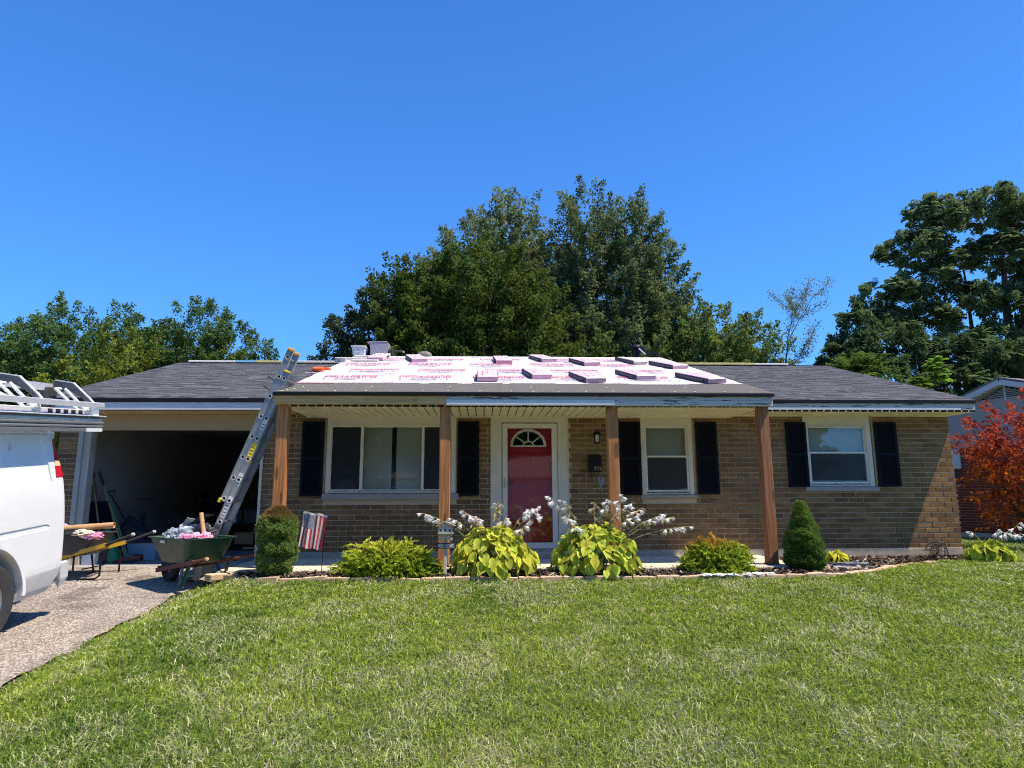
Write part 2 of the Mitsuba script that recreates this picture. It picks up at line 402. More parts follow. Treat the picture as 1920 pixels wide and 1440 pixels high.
# edging bricks
lab('garden_edging', 'row of tan edging bricks between the lawn and the mulch bed', 'garden edging')
acc = 0; P = np.array(bed_front[:9]); seg = np.linalg.norm(np.diff(P, axis=0), axis=1); tot = np.r_[0, np.cumsum(seg)]
s = .05
while s < tot[-1] - .2:
    L = rng.uniform(.26, .33)
    a = np.array([np.interp(s, tot, P[:, 0]), np.interp(s, tot, P[:, 1])]); b = np.array([np.interp(s + L - .012, tot, P[:, 0]), np.interp(s + L - .012, tot, P[:, 1])])
    d = (b - a)/np.linalg.norm(b - a); w = rng.uniform(.10, .13); h = rng.uniform(.022, .036)
    z = -.045 + rng.uniform(-.008, .004)
    m = cbox(0, np.linalg.norm(b - a), -w/2, w/2, -.05, h, .008)
    M = mat4((a[0], a[1], z), (d[0], d[1], rng.normal(0, .03)), (-d[1], d[0], 0), (0, 0, 1))
    part('garden_edging', 'brick', tf(m, M), 'mat_edging' if rng.random() < .6 else 'mat_edging_pink')
    s += L
for (x, y, a, w, l) in ((-3.25, 9.15, .5, .22, .34), (-2.95, 9.0, -.2, .18, .3), (-3.42, 8.86, .9, .16, .3)):
    part('garden_edging', 'brick', tf(cbox(-l/2, l/2, -w/2, w/2, -.05, .03, .01), rotz(a, (x, y, -.02))), 'mat_edging')
# porch floor slabs
lab('porch_floor', 'low grey concrete porch floor under the roof', kind='structure')
for x0, x1 in ((-3.5, -.3), (-.29, 2.0), (2.01, 4.42)):
    part('porch_floor', 'slab', cbox(x0, x1, 8.93, 10.59, -.1, .03, .012), 'mat_slab')
part('porch_floor', 'step', cbox(.35, 1.2, 10.28, 10.58, .031, .10, .01), 'mat_concrete')

# ------------------------------------------------------------------ the house
H = 'house'
lab(H, 'low tan brick ranch house with red front door, black shutters and half stripped porch roof', 'house')
YW = 10.60
OPEN = [(-2.56, -.44, .93, 2.27), (.106, 1.378, .03, 2.275), (2.574, 3.459, .93, 2.27), (5.335, 6.50, 1.03, 2.275)]
wall = sg.box(-3.52, -.12, 7.805, 2.40)
for o in OPEN: wall = wall.difference(sg.box(o[0] + .02, o[2], o[1] - .02, o[3]))
part(H, 'mortar_wall', extrude_xz(wall, YW + .008, YW + .16), 'mat_mortar')
part(H, 'mortar_wall', box(-6.72, -6.42, YW + .008, YW + .16, -.1, 2.29), 'mat_mortar')
for x0, x1, y0, y1 in ((7.66, 7.805, YW + .16, 18.6), (-6.72, -6.60, YW + .16, 18.6), (-6.72, 7.80, 18.6, 18.8), (-3.53, -3.40, YW + .16, 18.6)):
    part(H, 'side_wall', box(x0, x1, y0, y1, -.1, 2.40), 'mat_mortar' if x0 != -3.53 else 'mat_drywall')
part(H, 'foundation', cbox(-3.52, 7.81, YW - .012, YW + .02, -.12, .125, .006), 'mat_concrete')
# bricks in running bond
BL, BH, J = .247, .0815, .0135
blocks = [(o[0] - .002, o[1] + .002, o[2] - .004, o[3]) for o in OPEN]
shut = [(-2.92, -2.57, .985, 2.175), (-.43, -.078, .985, 2.18), (2.216, 2.562, .985, 2.177), (3.482, 3.836, .995, 2.177), (4.995, 5.341, 1.10, 2.172), (6.51, 6.884, 1.107, 2.174)]
pieces = []
def course(xa, xb, z, off, first=0):
    x = xa + off
    if off > 0: yield xa, xa + off - J
    while x < xb - .03:
        yield x, min(x + BL - J, xb); x += BL
for xa, xb in ((-3.52, 7.812), (-6.725, -6.415)):
    for r in range(27):
        z0 = .125 + r*BH; z1 = z0 + BH - J
        if z0 > 2.27: break
        z1 = min(z1, 2.285)
        for a, b in course(xa, xb, z0, (.5*BL if r % 2 else 0)):
            ivs = [(a, b)]
            for o in blocks:
                if z1 > o[2] and z0 < o[3]:
                    nx = []
                    for p, q in ivs:
                        if q <= o[0] or p >= o[1]: nx.append((p, q)); continue
                        if p < o[0] - .03: nx.append((p, o[0]))
                        if q > o[1] + .03: nx.append((o[1], q))
                    ivs = nx
            for p, q in ivs:
                if any(p > s_[0] + .03 and q < s_[1] - .03 and z0 > s_[2] + .02 and z1 < s_[3] - .02 for s_ in shut): continue
                pieces.append((p, q, z0, z1))
def brickmesh(p, q, z0, z1):
    d = rng.uniform(-.003, .004); e = rng.uniform(-.0015, .0015, 4)
    return cbox(p + e[0], q + e[1], YW - d - .004, YW + .02, z0 + e[2], z1 + e[3], .0035)
score = [-(q - p)*(z1 - z0)/(((p + q)/2)**2 + YW**2) - (.0 if not -.4 < (p+q)/2 < 2.2 or z0 > .7 else -9) for p, q, z0, z1 in pieces]
pick = set(np.argsort(score)[:300].tolist())
rest = []
for i, pc in enumerate(pieces):
    if i in pick: part(H, 'brick', brickmesh(*pc), 'mat_brick')
    else: rest.append(brickmesh(*pc))
kindof(part(H, 'brickwork', join(rest), 'mat_brick'), 'stuff')   # the bricks past the first 300
# main roof, gable ended
part(H, 'roof_deck', extrude_yz(sg.Polygon([(10.17, 2.42), (10.17, zM(10.17) - .012), (14.6, zM(14.6) - .012), (19.05, zM(10.17) - .012), (19.05, 2.42), (18.5, 2.36), (10.7, 2.36)]), -6.78, 7.955), 'mat_dark')
def shingles(x0, x1, ycut=None):
    """courses of laminated shingles with raised tabs, as one mesh with a tone for each tab"""
    ms, cs = [], []
    n = np.array([0, -.327, 1.0]); n /= np.linalg.norm(n); up = np.array([0, 1, .327]); up /= np.linalg.norm(up)
    L = (14.6 - 10.13)/up[1]; N = int(L/.136)
    for r in range(N + 1):
        s0 = r*.136; s1 = min(s0 + .29, L)
        x = x0 - rng.uniform(0, .2)
        while x < x1:
            w = rng.choice([.12, .17, .22, .3, .36]); a, b = max(x, x0), min(x + w, x1); x += w
            if b - a < .01: continue
            t = rng.choice([.002, .005, .008]) + .003; k = rng.uniform(.82, 1.2)
            base = np.array([.088, .096, .112]) if rng.random() > .35 else np.array([.108, .117, .135])
            o = np.array([0, 10.13, zM(10.13)])
            def P(xx, s, h): return o + [xx, 0, 0] + up*s + n*h
            v = [P(a, s0, -.004), P(b, s0, -.004), P(b, s0, t), P(a, s0, t), P(b, s1, .001), P(a, s1, .001)]
            ms.append((np.array(v), np.array([[0, 1, 2], [0, 2, 3], [3, 2, 4], [3, 4, 5], [0, 3, 5], [1, 4, 2]]))); cs.append(np.tile(base*k, (6, 1)))
    return join(ms), np.vstack(cs)
for x0, x1 in ((-6.80, -2.93), (4.15, 7.975)):
    m, c = shingles(x0, x1)
    kindof(part(H, 'roof_shingles', m, 'mat_shingle', color=c), 'stuff')
back = (np.array([[-6.8, 14.6, zM(14.6) + .01], [7.97, 14.6, zM(14.6) + .01], [7.97, 19.1, zM(10.1)], [-6.8, 19.1, zM(10.1)]]), np.array([[0, 1, 2], [0, 2, 3]]))
part(H, 'rear_roof_slope', back, 'mat_felt')
# unfinished ridge: strips of bare deck and tape
for x0, x1, mt in ((-6.55, -5.55, 'mat_ridge_white'), (-5.54, -5.1, 'mat_ridge_blue'), (-5.09, -4.3, 'mat_ridge_yellow'), (-4.29, -2.95, 'mat_ridge_white'), (4.2, 6.2, 'mat_ridge_yellow'), (6.21, 7.0, 'mat_ridge_white')):
    part(H, 'ridge_strip', cbox(x0, x1, 14.42, 14.64, zM(14.5) + .01, zM(14.55) + .038, .004), mt)
# eaves
def rib_gap(x0, x1, y, z, step=.12):
    part(H, 'soffit_gap', box(x0, x1, y, y + .03, z - .026, z), 'mat_dark_gap')
    ms = [box(x, x + .014, y - .006, y + .02, z - .028, z + .002) for x in np.arange(x0, x1, step)]
    kindof(part(H, 'soffit_ribs', join(ms), 'mat_soffit'), 'stuff')
# right wing eave
part(H, 'drip_edge', cbox(4.16, 7.97, 10.125, 10.17, 2.435, 2.49, .004), 'mat_black_drip')
part(H, 'fascia_board', cbox(4.12, 7.96, 10.15, 10.185, 2.37, 2.436, .004), 'mat_peeling_board')
part(H, 'fascia_board', cbox(4.12, 7.72, 10.142, 10.18, 2.325, 2.368, .004), 'mat_alu_white')
part(H, 'fascia_board', cbox(7.722, 7.96, 10.146, 10.18, 2.325, 2.368, .004), 'mat_peeling_board')
rib_gap(4.12, 7.95, 10.15, 2.324)
for x in np.arange(4.14, 7.92, .127):
    part(H, 'soffit_plank', cbox(x, x + .12, 10.17, YW - .002, 2.296, 2.306, .003), 'mat_soffit')
part(H, 'frieze', cbox(4.12, 7.80, YW - .03, YW - .006, 2.268, 2.294, .003), 'mat_soffit')
part(H, 'soffit_return', box(7.812, 7.95, YW, 18.6, 2.30, 2.31), 'mat_soffit')
# garage eave
part(H, 'drip_edge', cbox(-6.80, -2.93, 10.125, 10.17, 2.425, 2.478, .004), 'mat_black_drip')
part(H, 'fascia_board', cbox(-6.79, -2.93, 10.145, 10.18, 2.305, 2.426, .004), 'mat_alu_white')
for x in np.arange(-6.78, -3.0, .1):
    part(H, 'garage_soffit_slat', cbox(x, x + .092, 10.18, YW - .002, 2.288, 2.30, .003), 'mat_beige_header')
part(H, 'garage_header', cbox(-6.42, -3.56, YW - .02, YW + .12, 2.045, 2.287, .006), 'mat_beige_header')
part(H, 'garage_header', cbox(-6.40, -3.56, YW - .035, YW - .021, 2.03, 2.06, .004), 'mat_beige_header')
for i, (a, b, d) in enumerate(((-6.415, -6.34, .03), (-6.339, -6.285, .005), (-6.284, -6.22, .02))):
    part(H, 'garage_jamb', cbox(a, b, YW - d, YW + .14, -.05, 2.04, .005), 'mat_jamb')
part(H, 'garage_jamb', cbox(-3.565, -3.522, YW - .02, YW + .14, -.05, 2.04, .004), 'mat_white_trim')
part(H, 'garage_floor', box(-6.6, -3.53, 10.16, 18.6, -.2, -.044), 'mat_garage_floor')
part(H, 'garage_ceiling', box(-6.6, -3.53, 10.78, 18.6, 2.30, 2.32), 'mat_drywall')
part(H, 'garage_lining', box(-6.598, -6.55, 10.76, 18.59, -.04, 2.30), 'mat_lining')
part(H, 'room_floor', box(-3.39, 7.65, 10.76, 18.59, .0, .03), 'mat_dark')
for y in (11.5,):
    part(H, 'room_wall', box(-3.38, 7.64, 13.0, 13.1, .03, 2.35), 'mat_drywall')
# porch roof
part(H, 'porch_roof_deck', extrude_yz(sg.Polygon([(9.085, 2.375), (9.085, zP(9.085) - .01), (14.6, zP(14.6) - .01), (14.72, zP(14.6) - .03), (14.72, 3.8), (10.3, 2.40), (9.3, 2.33)]), -2.915, 4.135), 'mat_dark')
def psheet(x0, x1, y0, y1, h, dx0=0, dx1=0, th=.003):
    o = [(x0, y0), (x1, y0), (x1 + dx1, y1), (x0 + dx0, y1)]
    v = np.array([[a, b, zP(b) + h + e] for e in (0, th) for a, b in o]); f = [[4, 5, 6], [4, 6, 7], [0, 2, 1], [0, 3, 2]]
    for i in range(4): j = (i + 1) % 4; f += [[i, j, j + 4], [i, j + 4, i + 4]]
    return v, np.array(f)
part(H, 'starter_felt', psheet(-2.93, 4.15, 9.05, 10.02, .002), 'mat_felt')
part(H, 'drip_edge', cbox(-2.93, 4.15, 9.03, 9.07, 2.372, 2.417, .004), 'mat_black_drip')
for i in range(18):
    x = -2.8 + i*.39 + rng.uniform(-.07, .07)
    for y in ((9.12,) if i % 3 else (9.12, 9.55)):
        part(H, 'cap_nail', tf(lathe([(0, .006), (.011, .005), (.014, 0)], 8), mat4((x, y + rng.uniform(-.03, .03), zP(y) + .006), (1, 0, 0), (0, .957, .29), (0, -.29, .957))), 'mat_cap_nail')
for x, y in ((-2.78, 9.2), (-2.72, 9.33), (-2.66, 9.55), (-2.84, 9.12)):
    part(H, 'cap_nail', tf(lathe([(0, .006), (.011, .005), (.014, 0)], 8), mat4((x, y, zP(y) + .006), (1, 0, 0), (0, .957, .29), (0, -.29, .957))), 'mat_cap_nail')
txt = None
def prints():
    t = meshkit.text_mesh('PROARMOR', .2, .002, bold=True); v = np.array(t.vertices); v[:, 0] -= (v[:, 0].min() + v[:, 0].max())/2
    v[:, 0] *= .86/(v[:, 0].max() - v[:, 0].min())
    ring = sg.Point(0, 0).buffer(1, 32); lens = []
    from shapely import affinity
    e = affinity.scale(ring, .40, .17).difference(affinity.scale(ring, .375, .145)).intersection(sg.box(-1, -1, 1, .06))
    e2 = affinity.scale(ring, .22, .10).difference(affinity.scale(ring, .195, .075))
    bars_ = sg.box(-.3, -.02, .3, .0).union(sg.box(-.18, -.06, .18, -.045))
    g = e.union(e2).union(bars_)
    ms = [tri(trimesh.creation.extrude_polygon(q, .002, engine='earcut')) for q in getattr(g, 'geoms', [g])]
    return mikit.ply((v, np.array(t.faces)), 'mat_print_red'), mikit.ply(join(ms), 'mat_print_grey'), mikit.ply(box(-.09, .09, -.022, .022, 0, .002), 'mat_print_grey')
PR, PG, PD = prints()
rows = [10.0, 11.05, 12.1, 13.15, 14.2]
for r, y in enumerate(rows):
    y1 = min(y + 1.12, 14.66)
    gx, gy = np.linspace(-2.885 - .012*r, 4.105, 150), np.linspace(y - .07, y1, 26); h0 = .004 + .003*(r % 2) + .001*r
    def wr(x, yy):
        q = np.stack([x*1.6 + r*9, yy*5, 0*x], -1); a_ = np.abs(meshkit.fbm(q, 3, 60 + r) - .5)
        e_ = np.minimum(1, np.minimum(yy - gy[0], gy[-1] - yy)/.08)
        return zP(yy) + h0 + .010*np.maximum(0, .10 - a_)/.10*e_*meshkit.noise(q*.6 + 3)
    k = part(H, 'underlayment', grid_sheet(gx, gy, wr), 'mat_membrane', True)
    def onp(x, yy, h=.020): return T(mat4((x, yy, zP(yy) + h), (1, 0, 0), (0, .957, .291), (0, -.291, .957)).tolist())
    if r < 4:
        for i in range(6):
            x = -2.2 + 1.22*i + (.25 if r % 2 else 0) - .05*r
            if x > 3.6: continue
            share(key(k + '__print'), PR, onp(x, y + .62)); share(key(k + '__print'), PG, onp(x, y + .42))
    for i in range(4):
        x = -1.5 + 1.8*i - .12*r
        share(key(k + '__lap_mark'), PD, onp(x, y + .08))
part(H, 'membrane_edge', psheet(-2.89, -2.3, 9.90, 9.945, .011), 'mat_print_red')
# porch beam and fascia
part(H, 'porch_beam', cbox(-2.915, -.537, 9.06, 9.14, 2.252, 2.373, .005), 'mat_new_lumber')
part(H, 'porch_fascia', cbox(-.535, 4.13, 9.068, 9.11, 2.318, 2.373, .004), 'mat_peeling_board')
part(H, 'porch_fascia', cbox(-.535, 4.13, 9.06, 9.105, 2.235, 2.316, .004), 'mat_peeling_board')
part(H, 'porch_fascia', cbox(-.53, 1.85, 9.052, 9.0585, 2.245, 2.318, .002), 'mat_alu_white')
part(H, 'porch_fascia_return', cbox(4.10, 4.132, 9.11, 10.14, 2.24, 2.373, .004), 'mat_peeling_board')
part(H, 'porch_fascia_return', cbox(-2.915, -2.88, 9.142, 10.14, 2.26, 2.373, .004), 'mat_new_lumber')
rib_gap(-2.72, 3.95, 9.13, 2.252)
part(H, 'porch_header', box(-2.86, 4.09, 9.165, 9.285, 2.27, 2.33), 'mat_new_lumber')
for x in np.arange(-2.87, 4.06, .125):
    part(H, 'soffit_plank', cbox(x, x + .111, 9.165, YW - .002, 2.256, 2.268, .003), 'mat_soffit')
part(H, 'soffit_backing', box(-2.88, 4.1, 9.29, YW, 2.272, 2.276), 'mat_dark_gap')
part(H, 'soffit_trim', cbox(-2.87, 4.1, YW - .03, YW - .006, 2.243, 2.257, .003), 'mat_soffit')
for i, (x0, x1) in enumerate(((-2.893, -2.737), (-.624, -.474), (1.755, 1.905), (3.955, 4.098))):
    sl = part(H, 'porch_post', cbox(x0, x1, 9.15, 9.30, .035, 2.256, .008), 'mat_cedar' if i < 3 else 'mat_cedar_dark')
    lab(sl, ['leftmost cedar porch post', 'second cedar porch post from the left', 'cedar porch post right of the door', 'darker cedar porch post at the right end'][i])
part(H, 'post_base', box(3.945, 4.11, 9.14, 9.31, .03, .045), 'mat_dark')

# windows
def frame(x0, x1, z0, z1, w, y0, y1, c=.004):
    return join([cbox(x0, x0 + w, y0, y1, z0, z1, c), cbox(x1 - w, x1, y0, y1, z0, z1, c), cbox(x0 + w, x1 - w, y0, y1, z0, z0 + w, c), cbox(x0 + w, x1 - w, y0, y1, z1 - w, z1, c)])
def pane(x0, x1, z0, z1, y):
    return np.array([[x0, y, z0], [x1, y, z0], [x1, y, z1], [x0, y, z1]], float), np.array([[0, 1, 2], [0, 2, 3]])
def blind(x0, x1, z0, z1, y, k, mt='mat_blind'):
    ms = []
    for z in np.arange(z0, z1, .024):
        v = np.array([[x0, y, z], [x1, y, z], [x1, y + .009, z + .0255], [x0, y + .009, z + .0255]]); ms.append((v, np.array([[0, 1, 2], [0, 2, 3]])))
    kindof(part(k, 'blind', join(ms), mt), 'stuff')
def window(x0, x1, z0, z1, top, sillz, sash=None, label=''):
    k = key(H + '__window'); lab(k, label)
    put(k, join([cbox(x0 - .075, x0 - .001, YW - .012, YW + .1, z0 - .05, top, .005), cbox(x1 + .001, x1 + .075, YW - .012, YW + .1, z0 - .05, top, .005),
                 cbox(x0 - .0745, x1 + .0745, YW - .018, YW + .1, z1 + .035, top - .004, .005), frame(x0 - .03, x1 + .03, z0 - .045, z1 + .034, .03, YW - .004, YW + .09)]), 'mat_white_trim')
    part(k, 'sill', cbox(x0 - .11, x1 + .125, YW - .05, YW + .12, sillz, z0 - .052, .006), 'mat_stone_sill')
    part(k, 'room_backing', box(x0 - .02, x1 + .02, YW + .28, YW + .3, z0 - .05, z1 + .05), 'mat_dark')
    return k
k = window(-2.453, -.528, 1.076, 2.103, 2.272, .925, label='wide slider window with blinds left of the door')
for a, b, mid in ((-2.453, -1.985, 0), (-1.955, -1.005, 1), (-.975, -.528, 0)):
    part(k, 'sash', frame(a - .012, b + .012, 1.07, 2.108, .02, YW + (.035 if mid else .012), YW + (.06 if mid else .034), .003), 'mat_white_vinyl')
    part(k, 'pane', pane(a, b, 1.08, 2.10, YW + (.045 if mid else .03)), 'mat_glass')
    if not mid: part(k, 'insect_screen', pane(a + .008, b - .008, 1.085, 2.095, YW + .018), 'mat_screen')
part(k, 'mullion', cbox(-1.983, -1.957, YW - .006, YW + .06, 1.07, 2.108, .004), 'mat_white_vinyl')
part(k, 'mullion', cbox(-1.003, -.977, YW - .006, YW + .06, 1.07, 2.108, .004), 'mat_white_vinyl')
blind(-2.44, -1.99, 1.08, 2.1, YW + .12, k, 'mat_blind_dark'); blind(-1.95, -1.50, 1.08, 2.1, YW + .1, k); blind(-1.425, -1.0, 1.08, 2.1, YW + .1, k); blind(-.97, -.54, 1.08, 2.1, YW + .12, k, 'mat_blind_dark')
for (a, b, z0, z1, mid, sz, l) in ((2.642, 3.35, 1.038, 2.107, 1.605, .935, 'double hung window between the third post and its shutters'), (5.378, 6.372, 1.16, 2.11, 1.664, 1.035, 'double hung window right of the last porch post')):
    k = window(a, b, z0, z1, 2.272, sz, label=l)
    part(k, 'upper_sash', frame(a, b, mid - .02, z1, .028, YW + .035, YW + .06, .003), 'mat_white_vinyl')
    part(k, 'lower_sash', frame(a, b, z0, mid + .018, .028, YW + .008, YW + .034, .003), 'mat_white_vinyl')
    part(k, 'pane', pane(a + .02, b - .02, mid, z1 - .02, YW + .045), 'mat_glass')
    part(k, 'pane', pane(a + .02, b - .02, z0 + .02, mid, YW + .022), 'mat_glass')
    part(k, 'insect_screen', pane(a + .03, b - .05, z0 + .05, mid - .01, YW + .012), 'mat_screen')
    blind(a + .01, b - .01, z0, z1, YW + .1, k)
# shutters with louvres
for i, (x0, x1, z0, z1) in enumerate(shut):
    k = key(H + '__shutter'); w = .05
    zm = (z0 + z1)/2
    put(k, join([frame(x0, x1, z0, z1, w, YW - .035, YW - .006), cbox(x0 + w, x1 - w, YW - .034, YW - .007, zm - .03, zm + .03, .003), box(x0 + .01, x1 - .01, YW - .012, YW - .0065, z0 + .01, z1 - .01)]), 'mat_shutter')
    for lo, hi in ((z0 + w, zm - .03), (zm + .03, z1 - w)):
        n = int((hi - lo)/.042)
        for j in range(n):
            z = lo + (j + .5)*(hi - lo)/n
            part(k, 'louver', bar((x0 + w, YW - .022, z), (x1 - w, YW - .022, z), .030, .007, (0, .7, .7)), 'mat_shutter')
# door
k = key(H + '__front_door'); lab(k, 'glossy red front door with half round fanlight behind a white storm door')
def halfdisc(cx, cz, rx, rz, n=24):
    return sg.Polygon([(cx + rx*math.cos(t), cz + rz*math.sin(t)) for t in np.linspace(0, math.pi, n)])
fan = halfdisc(.728, 1.80, .275, .25)
dp = sg.box(.32, .03, 1.17, 2.14).difference(fan)
put(k, extrude_xz(dp, YW + .13, YW + .17), 'mat_red_door')
for x0, x1, z0, z1 in ((.42, .70, .32, 1.0), (.76, 1.04, .32, 1.0), (.42, .70, 1.08, 1.68), (.76, 1.04, 1.08, 1.68)):
    part(k, 'panel_moulding', frame(x0, x1, z0, z1, .02, YW + .122, YW + .132, .004), 'mat_red_door')
ringp = fan.buffer(.02).intersection(sg.box(0, 1.775, 2, 3)).difference(halfdisc(.728, 1.80, .255, .23))
ringp = ringp.union(sg.box(.435, 1.775, 1.022, 1.80)).union(halfdisc(.728, 1.79, .095, .085).difference(halfdisc(.728, 1.79, .075, .065)))
for a in (.25*math.pi*.85, .5*math.pi, math.pi*(1 - .2125)):
    ca, sa = math.cos(a), math.sin(a)
    ringp = ringp.union(sg.LineString([(.728 + .085*ca, 1.80 + .075*sa), (.728 + .262*ca, 1.80 + .237*sa)]).buffer(.009))
part(k, 'fanlight_grille', extrude_xz(ringp, YW + .115, YW + .14), 'mat_white_vinyl')
part(k, 'fanlight_pane', pane(.45, 1.01, 1.79, 2.06, YW + .15), 'mat_glass')
part(k, 'casing', join([cbox(.106, .285, YW - .02, YW + .10, .05, 2.272, .006), cbox(1.20, 1.36, YW - .02, YW + .10, .05, 2.272, .006), cbox(.2855, 1.1995, YW - .018, YW + .10, 2.165, 2.27, .006)]), 'mat_white_trim')
part(k, 'casing_edge', cbox(1.362, 1.378, YW - .03, YW + .10, .05, 2.27, .003), 'mat_white_trim')
part(k, 'storm_frame', join([cbox(.297, .379, YW - .008, YW + .03, .155, 2.15, .006), cbox(1.103, 1.191, YW - .008, YW + .03, .155, 2.15, .006), cbox(.3795, 1.1025, YW - .008, YW + .03, 2.07, 2.15, .006), cbox(.3795, 1.1025, YW - .008, YW + .03, .155, .245, .006)]), 'mat_white_vinyl')
part(k, 'storm_pane', pane(.375, 1.107, .24, 2.075, YW + .01), 'mat_glass')
part(k, 'threshold', cbox(.286, 1.199, YW - .04, YW + .12, .05, .15, .006), 'mat_stone_sill')
part(k, 'handle', join([cbox(.315, .345, YW - .03, YW - .009, 1.10, 1.26, .006), tube([(.33, YW - .03, 1.13), (.33, YW - .055, 1.15), (.33, YW - .055, 1.21), (.33, YW - .03, 1.23)], .007)]), 'mat_handle')
part(k, 'closer', tube([(.36, YW + .06, 1.19), (.5, YW + .09, 1.18)], .008), 'mat_black_metal')

# wall lamp, letter box, ornament
k = lab(key('wall_lantern'), 'small black wall lantern with frosted glass right of the front door', 'lamp')
c = np.array([1.838, YW - .07])
part(k, 'cap', lathe([(0, 2.03), (.015, 2.02), (.02, 2.005), (.05, 1.995), (.068, 1.965), (.07, 1.955), (0, 1.955)], 16, mat4((c[0], c[1], 0), (1, 0, 0), (0, 1, 0), (0, 0, 1))), 'mat_black_metal', 40)
part(k, 'glass', lathe([(.0, 1.955), (.036, 1.954), (.034, 1.84), (0, 1.835)], 16, mat4((c[0], c[1], 0), (1, 0, 0), (0, 1, 0), (0, 0, 1))), 'mat_lamp_glass', 40)
part(k, 'cage', join([tube([(c[0] + .055*math.cos(t), c[1] + .055*math.sin(t), 1.96), (c[0] + .045*math.cos(t), c[1] + .045*math.sin(t), 1.83)], .005, 5) for t in np.arange(4)*np.pi/2 + .6] + [lathe([(0, 1.835), (.05, 1.834), (.05, 1.822), (0, 1.815)], 12, mat4((c[0], c[1], 0), (1, 0, 0), (0, 1, 0), (0, 0, 1)))]), 'mat_black_metal')
part(k, 'bracket', cbox(1.80, 1.876, YW - .02, YW - .004, 1.86, 2.0, .005), 'mat_black_metal')
k = lab(key('letter_box'), 'black wall letter box with gold house numbers and two hooks', 'mailbox')
part(k, 'box', cbox(1.69, 1.893, YW - .11, YW - .005, 1.355, 1.60, .006), 'mat_black_metal')
part(k, 'lid', tf(cbox(1.682, 1.90, -.06, .06, -.006, .010, .004), mat4((0, YW - .068, 1.608), (1, 0, 0), (0, .95, .3), (0, -.3, .95))), 'mat_black_metal')
t = meshkit.text_mesh('271', .052, .003, bold=True); v = np.array(t.vertices)
part(k, 'house_number', (np.stack([1.765 + v[:, 0]*.9, YW - .1105 - v[:, 2], 1.385 + v[:, 1]], 1), np.array(t.faces)[:, ::-1]), 'mat_gold')
for x in (1.735, 1.845):
    part(k, 'hook', tube([(x, YW - .05, 1.36), (x, YW - .05, 1.27), (x + .005, YW - .06, 1.25), (x + .012, YW - .075, 1.255)], .006, 6), 'mat_black_metal')
k = lab(key('garden_ornament'), 'grey winged metal ornament on a thin stem below the letter box', 'ornament')
wing = sg.Polygon([(0, 0), (.05, .03), (.09, .11), (.075, .16), (.03, .10), (.0, .03)])
for sgn, a in ((1, .2), (-1, .9)):
    m = extrude_xz(wing, -.003, .003); m = tf(m, mat4((1.80, 10.1, 1.11), (sgn*math.cos(a), .3, math.sin(a)*.4), (0, 1, 0), (-.2*sgn, 0, 1)))
    part(k, 'wing', m, 'mat_ornament')
part(k, 'body', lathe([(0, -.09), (.013, -.05), (.018, 0), (.012, .04), (0, .06)], 10, mat4((1.80, 10.1, 1.13), (1, 0, .2), (0, 1, 0), (-.2, 0, 1))), 'mat_ornament', 50)
part(k, 'stem', tube([(1.80, 10.1, 1.05), (1.81, 10.08, .5), (1.80, 10.1, .03)], .004, 5), 'mat_black_metal')
# ------------------------------------------------------------------ things on the roof
def onroof(x, y, h=0.0, yaw=0.0):
    up = np.array([0, -.291, .957]); ay = np.array([math.sin(yaw), math.cos(yaw)*.957, math.cos(yaw)*.291]); ay /= np.linalg.norm(ay)
    ax = np.cross(ay, up); ax /= np.linalg.norm(ax); up = np.cross(ax, ay)
    return mat4(np.array([x, y, zP(y)]) + up*(h + .011), ax, ay, up)
G = 'wrapped shingle bundles laid on the porch roof'
bund = [(-2.28, 13.42, 0, .02, 'pink shingle bundle below the grey bin near the ridge'),
        (-1.33, 13.2, 0, -.25, 'pink shingle bundle with split dark end, second from the left near the ridge'),
        (.40, 12.95, 0, -.05, 'pink shingle bundle near the ridge directly above the front door side of the roof'),
        (1.36, 13.33, 0, -.22, 'topmost pink shingle bundle in the middle of the ridge row'),
        (2.15, 12.66, 0, -.2, 'pink shingle bundle just left of the grey wrapped bundle'),
        (.05, 10.14, 0, .0, 'leftmost pink shingle bundle of the lower row, above the second post'),
        (.95, 10.5, 0, -.12, 'pink shingle bundle second from left in the lower row'),
        (1.76, 10.04, 0, -.16, 'pink shingle bundle third in the lower row, closest to the felt strip'),
        (2.66, 10.42, 0, -.18, 'pink shingle bundle fourth in the lower row, above the third post'),
        (3.77, 12.13, 0, -.25, 'pink shingle bundle at the upper right edge of the membrane'),
        (3.69, 10.02, 0, -.27, 'rightmost pink shingle bundle at the lower right corner of the membrane')]
BW = mikit.ply(cbox(-.163, .163, .012, .99, .006, .084, .012), 'mat_pink_wrap')
BS = mikit.ply(join([cbox(-.165, .165, 0, .013, .003, .076, .004)]), 'mat_pink_side')
BE = mikit.ply(join([cbox(-.170, -.1635, .02, .97, .004, .078, .002)]), 'mat_bundle_end')
BT = mikit.ply(join([box(-.11, .11, .3, .325, .0845, .0855), box(.08, .10, .45, .6, .0845, .0855), box(-.09, -.07, .12, .8, .0845, .0852), box(-.02, .02, .5, .7, .0845, .0852)]), 'mat_print_red')
BF = mikit.ply(join([cbox(-.196, -.1705, .12, .62, .02, .05, .004), cbox(.1645, .178, .5, .75, .03, .066, .004)]), 'mat_bundle_end')
for x, y, h, a, l in bund:
    k = lab(key('shingle_bundle'), l, 'shingle bundle', G); M = T(onroof(x, y, h, a).tolist())
    share(key(k + '__wrapper'), BW, M); share(key(k + '__front_face'), BS, M); share(key(k + '__shingle_edges'), BE, M); share(key(k + '__print'), BT, M); share(key(k + '__torn_flap'), BF, M)
k = lab(key('shingle_bundle'), 'grey wrapped bundle near the roof vent, between pink bundles', 'shingle bundle'); M = T(onroof(3.21, 12.96, 0, -.2).tolist())
